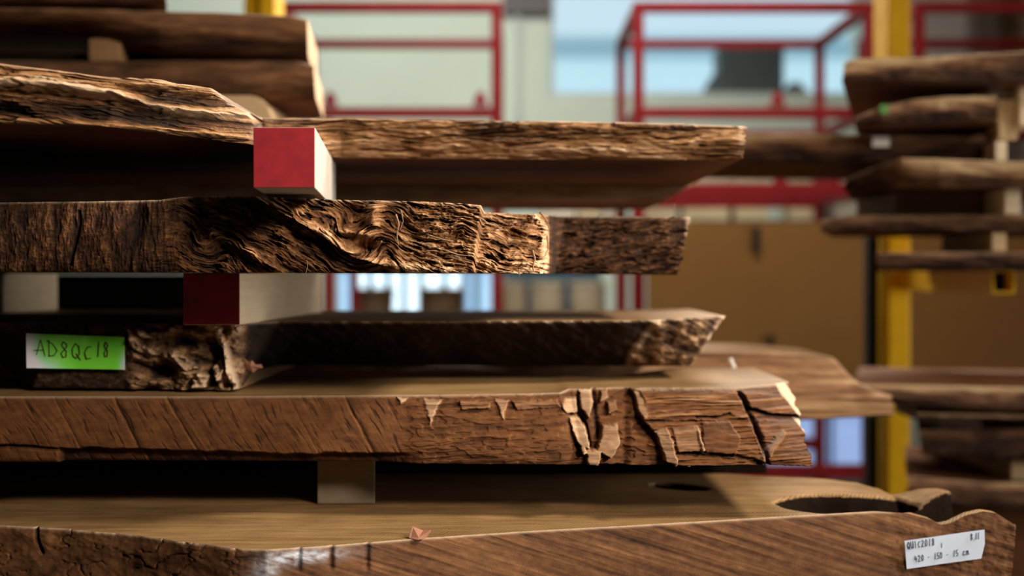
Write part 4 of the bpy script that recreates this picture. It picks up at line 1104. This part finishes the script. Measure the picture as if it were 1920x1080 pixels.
shard('bark_flake', [(446, 676), (456, 671), (464, 678), (472, 676), (478, 684), (488, 683), (492, 690), (482, 692), (474, 699), (466, 694), (458, 692)], 2.185, 0.006, M['flake'], slab_of[L3])

# ---- slab lying behind, level with the splintered slab
Lr = 'pale long-grained slab lying behind the splintered slab, reaching further right'
slab('timber_slab', Lr, 'slab',
     top=[(-100, 655, 2.95), (1280, 658, 2.95), (1440, 659, 2.95), (1560, 668, 2.98), (1600, 712, 2.94), (1640, 734, 2.90), (1672, 742, 2.90)],
     bot=[(-100, 790, 2.82), (1300, 790, 2.82), (1500, 788, 2.82), (1674, 780, 2.82)],
     back=3.30, ns=420, nt_=60, fn=fn_log(801, 0.50, 0.62, 500, 12, 0.014, lambda U, Y, T: 0.10*sst(1300, 1400, U) - 0.30*np.exp(-((Y-739+0.03*(U-1450))/4.0)**2), 330, 3), edge=M['plank'], board=M['sawn_tan'], sm=5, bulge=0.02)
tube('splinter', [P(1368, 674, 2.80), P(1374, 686, 2.79), P(1380, 700, 2.78), P(1383, 714, 2.78)], 0.006, M['tag_white'], slab_of.get(Lr) or [o for o in C.objects if o.get('label') == Lr][0])

# ================================================================== upper left slabs
slab('timber_slab', 'smooth round-edged slab, upper of the two dark slabs at top left', 'slab',
     top=[(-100, 12, 2.9), (150, 15, 2.9), (400, 22, 2.9), (545, 28, 2.9), (576, 36, 2.9)], bot=[(-100, 62, 3.0), (150, 68, 2.98), (300, 98, 2.92), (450, 106, 2.92), (578, 108, 2.92)],
     back=3.3, ns=260, nt_=40, fn=fn_log(821, 0.42, 0.3, 200, 22, 0.006, lambda U, Y, T: -0.30*sst(0.55, 0.75, T) + 0.05*sst(200, 500, U)), edge=M['log'], board=M['sawn_dark'], bulge=0.03, lip=0.06, skew=-0.09)  # lower part darkened in tone as a shaded underside
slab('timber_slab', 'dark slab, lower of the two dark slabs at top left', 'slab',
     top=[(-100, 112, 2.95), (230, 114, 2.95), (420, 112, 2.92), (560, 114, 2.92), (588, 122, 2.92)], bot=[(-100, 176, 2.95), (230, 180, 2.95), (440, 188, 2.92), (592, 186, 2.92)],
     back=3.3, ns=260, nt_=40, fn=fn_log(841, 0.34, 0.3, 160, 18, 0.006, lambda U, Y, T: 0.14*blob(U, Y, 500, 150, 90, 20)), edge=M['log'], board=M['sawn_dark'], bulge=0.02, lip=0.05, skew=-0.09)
slab('timber_slab', 'dark slab at the very top left, cut off by the frame', 'slab',
     top=[(-100, -60, 2.9), (310, -60, 2.9)], bot=[(-100, 4, 2.9), (312, 6, 2.9)],
     back=3.3, ns=160, nt_=24, fn=fn_log(861, 0.3, 0.25), edge=M['log'], board=M['sawn_dark'], bulge=0.02, skew=-0.24)
x0, x1 = (160-960)/F*2.92, (222-960)/F*2.92
block('small tan spacer block between the two dark slabs at top left', x0, x1, x0, x1, wz(114, 2.93), wz(80, 3.0), 2.94, 3.0, M['sawn_tan'], None, 0.006, 'spacer blocks of the top left slabs')
o = MB().hexa([(-2.0, 3.0, wz(114, 2.95)+.002), (-0.5, 3.0, wz(114, 2.95)+.002), (-0.5, 3.2, wz(114, 2.95)+.002), (-2.0, 3.2, wz(114, 2.95)+.002), (-2.0, 3.0, wz(72, 2.98)), (-0.5, 3.0, wz(98, 2.92)), (-0.5, 3.2, wz(98, 2.92)), (-2.0, 3.2, wz(72, 2.98))], 0.004).done('rough_beam', M['hollow'])  # added to fill the bright gap, near-black colour stands for shade
tag(o, 'added beam coloured shade-black behind the small tan spacer between the top left slabs', 'beam')
# rounded offcut standing under them
zr0 = ZC+0.245; zr1 = wz(187, 2.93)
xa, xb = (385-960)/F*2.9, (518-960)/F*2.9
bm = MB()
prof = [(xa, zr0), (xb, zr0), (xb, zr0+.05), (xb-.01, zr1-.025), (xb-.03, zr1-.003), (xb-.045, zr1), (xa, zr1)]
vf = [bm.bm.verts.new((x, 2.86, z)) for x, z in prof]; vb = [bm.bm.verts.new((x, 3.2, z)) for x, z in prof]
bm.bm.faces.new(vf); bm.bm.faces.new(vb[::-1])
for i in range(len(prof)):
    j = (i+1) % len(prof); bm.bm.faces.new((vf[i], vb[i], vb[j], vf[j]))
tag(bm.done('timber_offcut', M['pine_tan']), 'tan offcut with a rounded pale end under the top left slabs', 'offcut')

# ================================================================== right hand slab stack
def rslab(label, top, bot, seed, base, back=4.05, mat='plank', board='sawn_dark', lift=None, bulge=0.008, lip=0.03):
    return slab('timber_slab', label, 'slab', top, bot, back, 240, 32, fn_log(seed, base-0.10, 0.42, 110, 11, 0.009, lambda U, Y, T: 0.22*sst(0.40, 0.12, T) - 0.16*sst(0.45, 0.75, T) + (lift(U, Y, T) if lift else 0)), M[mat], M[board], 5, bulge, 8, lip=lip, skew=0.27)  # tone painted lighter above and darker below, standing for light and shade
rslab('top slab of the right stack with light painted along its upper edge', [(1582, 118, 3.3), (1600, 110, 3.3), (1720, 108, 3.3), (1930, 96, 3.3), (2080, 90, 3.3)], [(1578, 152, 3.3), (1640, 156, 3.3), (2080, 158, 3.3)], 901, 0.40,
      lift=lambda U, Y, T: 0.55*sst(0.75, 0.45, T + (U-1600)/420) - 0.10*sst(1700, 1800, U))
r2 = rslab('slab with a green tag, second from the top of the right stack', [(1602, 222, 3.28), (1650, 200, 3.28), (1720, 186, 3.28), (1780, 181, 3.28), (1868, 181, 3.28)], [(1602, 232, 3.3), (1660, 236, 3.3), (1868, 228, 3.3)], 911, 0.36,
      lift=lambda U, Y, T: 0.42*sst(1700, 1760, U)*sst(0.6, 0.35, T))  # light on the upper right painted in as a paler tone
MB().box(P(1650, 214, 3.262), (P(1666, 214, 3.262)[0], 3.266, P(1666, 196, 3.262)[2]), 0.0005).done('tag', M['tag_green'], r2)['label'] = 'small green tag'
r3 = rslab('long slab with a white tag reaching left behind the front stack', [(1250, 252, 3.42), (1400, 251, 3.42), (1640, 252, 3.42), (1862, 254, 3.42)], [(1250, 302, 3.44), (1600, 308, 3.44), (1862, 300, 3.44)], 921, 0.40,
      lift=lambda U, Y, T: 0.22*sst(0.5, 0.2, T)*sst(1650, 1500, U) - 0.15*sst(0.5, 0.7, T))  # lit upper left and shaded lower half painted into the tone
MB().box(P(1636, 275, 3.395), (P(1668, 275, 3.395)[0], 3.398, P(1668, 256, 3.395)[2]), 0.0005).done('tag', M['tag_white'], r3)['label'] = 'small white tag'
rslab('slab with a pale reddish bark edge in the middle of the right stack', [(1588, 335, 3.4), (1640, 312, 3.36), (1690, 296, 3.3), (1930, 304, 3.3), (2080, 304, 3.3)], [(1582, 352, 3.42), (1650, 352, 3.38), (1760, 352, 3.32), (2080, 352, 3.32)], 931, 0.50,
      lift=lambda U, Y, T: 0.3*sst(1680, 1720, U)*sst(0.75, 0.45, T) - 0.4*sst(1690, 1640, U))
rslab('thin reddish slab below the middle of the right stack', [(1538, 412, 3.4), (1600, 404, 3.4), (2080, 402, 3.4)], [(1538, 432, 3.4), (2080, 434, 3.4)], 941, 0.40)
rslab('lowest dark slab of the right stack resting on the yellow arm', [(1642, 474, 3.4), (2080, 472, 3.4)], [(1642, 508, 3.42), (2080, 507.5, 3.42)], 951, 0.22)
def rblock(label, a, b, y0, y1, d, mat='pine_tan'):
    x0, x1 = (a-960)/F*d, (b-960)/F*d
    return block(label, x0, x1, x0, x1, wz(y1, d), wz(y0, d), d, d+0.4, M[mat], None, 0.003, 'spacer blocks of the right stack')
rblock('rough brown chunk under the top slab of the right stack', 1852, 1904, 160, 180, 3.36, 'pine_grey')
rblock('tall tan spacer block on the long slab with the white tag', 1872, 1908, 186, 262, 3.36)
rblock('white-ended spacer at the right edge under the top slab', 1912, 1960, 160, 236, 3.34, 'pine')
rblock('pale spacer block above the pale reddish bark slab', 1818, 1884, 304, 298, 3.36) if False else None
rblock('pale yellow spacer block right of the white-tagged slab', 1866, 1888, 265, 302, 3.34, 'pine')
rblock('pale spacer under the pale reddish bark slab', 1884, 1914, 354, 401, 3.36, 'pine')
rblock('dim long spacer in the shade above the thin reddish slab', 1680, 1838, 360, 401, 3.5, 'pine_grey')
rblock('tan spacer between the two lowest slabs of the right stack', 1860, 1887, 436, 471, 3.4)
# lower right
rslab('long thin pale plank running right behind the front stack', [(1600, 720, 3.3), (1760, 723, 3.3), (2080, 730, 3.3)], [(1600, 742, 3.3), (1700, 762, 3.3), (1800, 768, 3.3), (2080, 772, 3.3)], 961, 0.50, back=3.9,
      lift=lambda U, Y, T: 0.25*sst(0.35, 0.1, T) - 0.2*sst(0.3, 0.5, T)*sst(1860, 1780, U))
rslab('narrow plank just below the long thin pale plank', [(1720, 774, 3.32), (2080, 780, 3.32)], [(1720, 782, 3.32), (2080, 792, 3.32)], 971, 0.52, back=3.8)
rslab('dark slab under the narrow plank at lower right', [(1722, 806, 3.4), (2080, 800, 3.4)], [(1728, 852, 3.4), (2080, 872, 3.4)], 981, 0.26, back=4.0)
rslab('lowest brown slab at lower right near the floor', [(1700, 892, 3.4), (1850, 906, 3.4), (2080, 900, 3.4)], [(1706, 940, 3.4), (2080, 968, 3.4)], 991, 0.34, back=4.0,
      lift=lambda U, Y, T: 0.3*sst(1830, 1870, U)*sst(0.35, 0.15, T))  # lit upper edge at the right painted in as a paler tone
rblock('pale spacer between the two lower right slabs', 1896, 1940, 862, 900, 3.44, 'pine_tan')
rblock('dark spacer between the narrow plank and the slab under it', 1760, 1840, 783, 803, 3.42, 'pine_grey')
o = MB().hexa([P(1770, 1000, 3.6)[:2] + (0,), P(2000, 1000, 3.6)[:2] + (0,), P(2000, 1000, 3.6)[:1] + (3.9, 0), P(1770, 1000, 3.6)[:1] + (3.9, 0),
               P(1760, 1000, 3.6)[:2] + (wz(968, 3.4)-0.004,), P(2000, 1000, 3.6)[:2] + (wz(968, 3.4)-0.004,), P(2000, 1000, 3.6)[:1] + (3.9, wz(968, 3.4)-0.004), P(1760, 1000, 3.6)[:1] + (3.9, wz(968, 3.4)-0.004)], 0.006).done('timber_trestle', M['sawn_dark'])
tag(o, 'dark timber support on the floor under the lowest brown slab at lower right', 'support')
for o in list(C.objects):
    if '_o' in o: del o['_o']
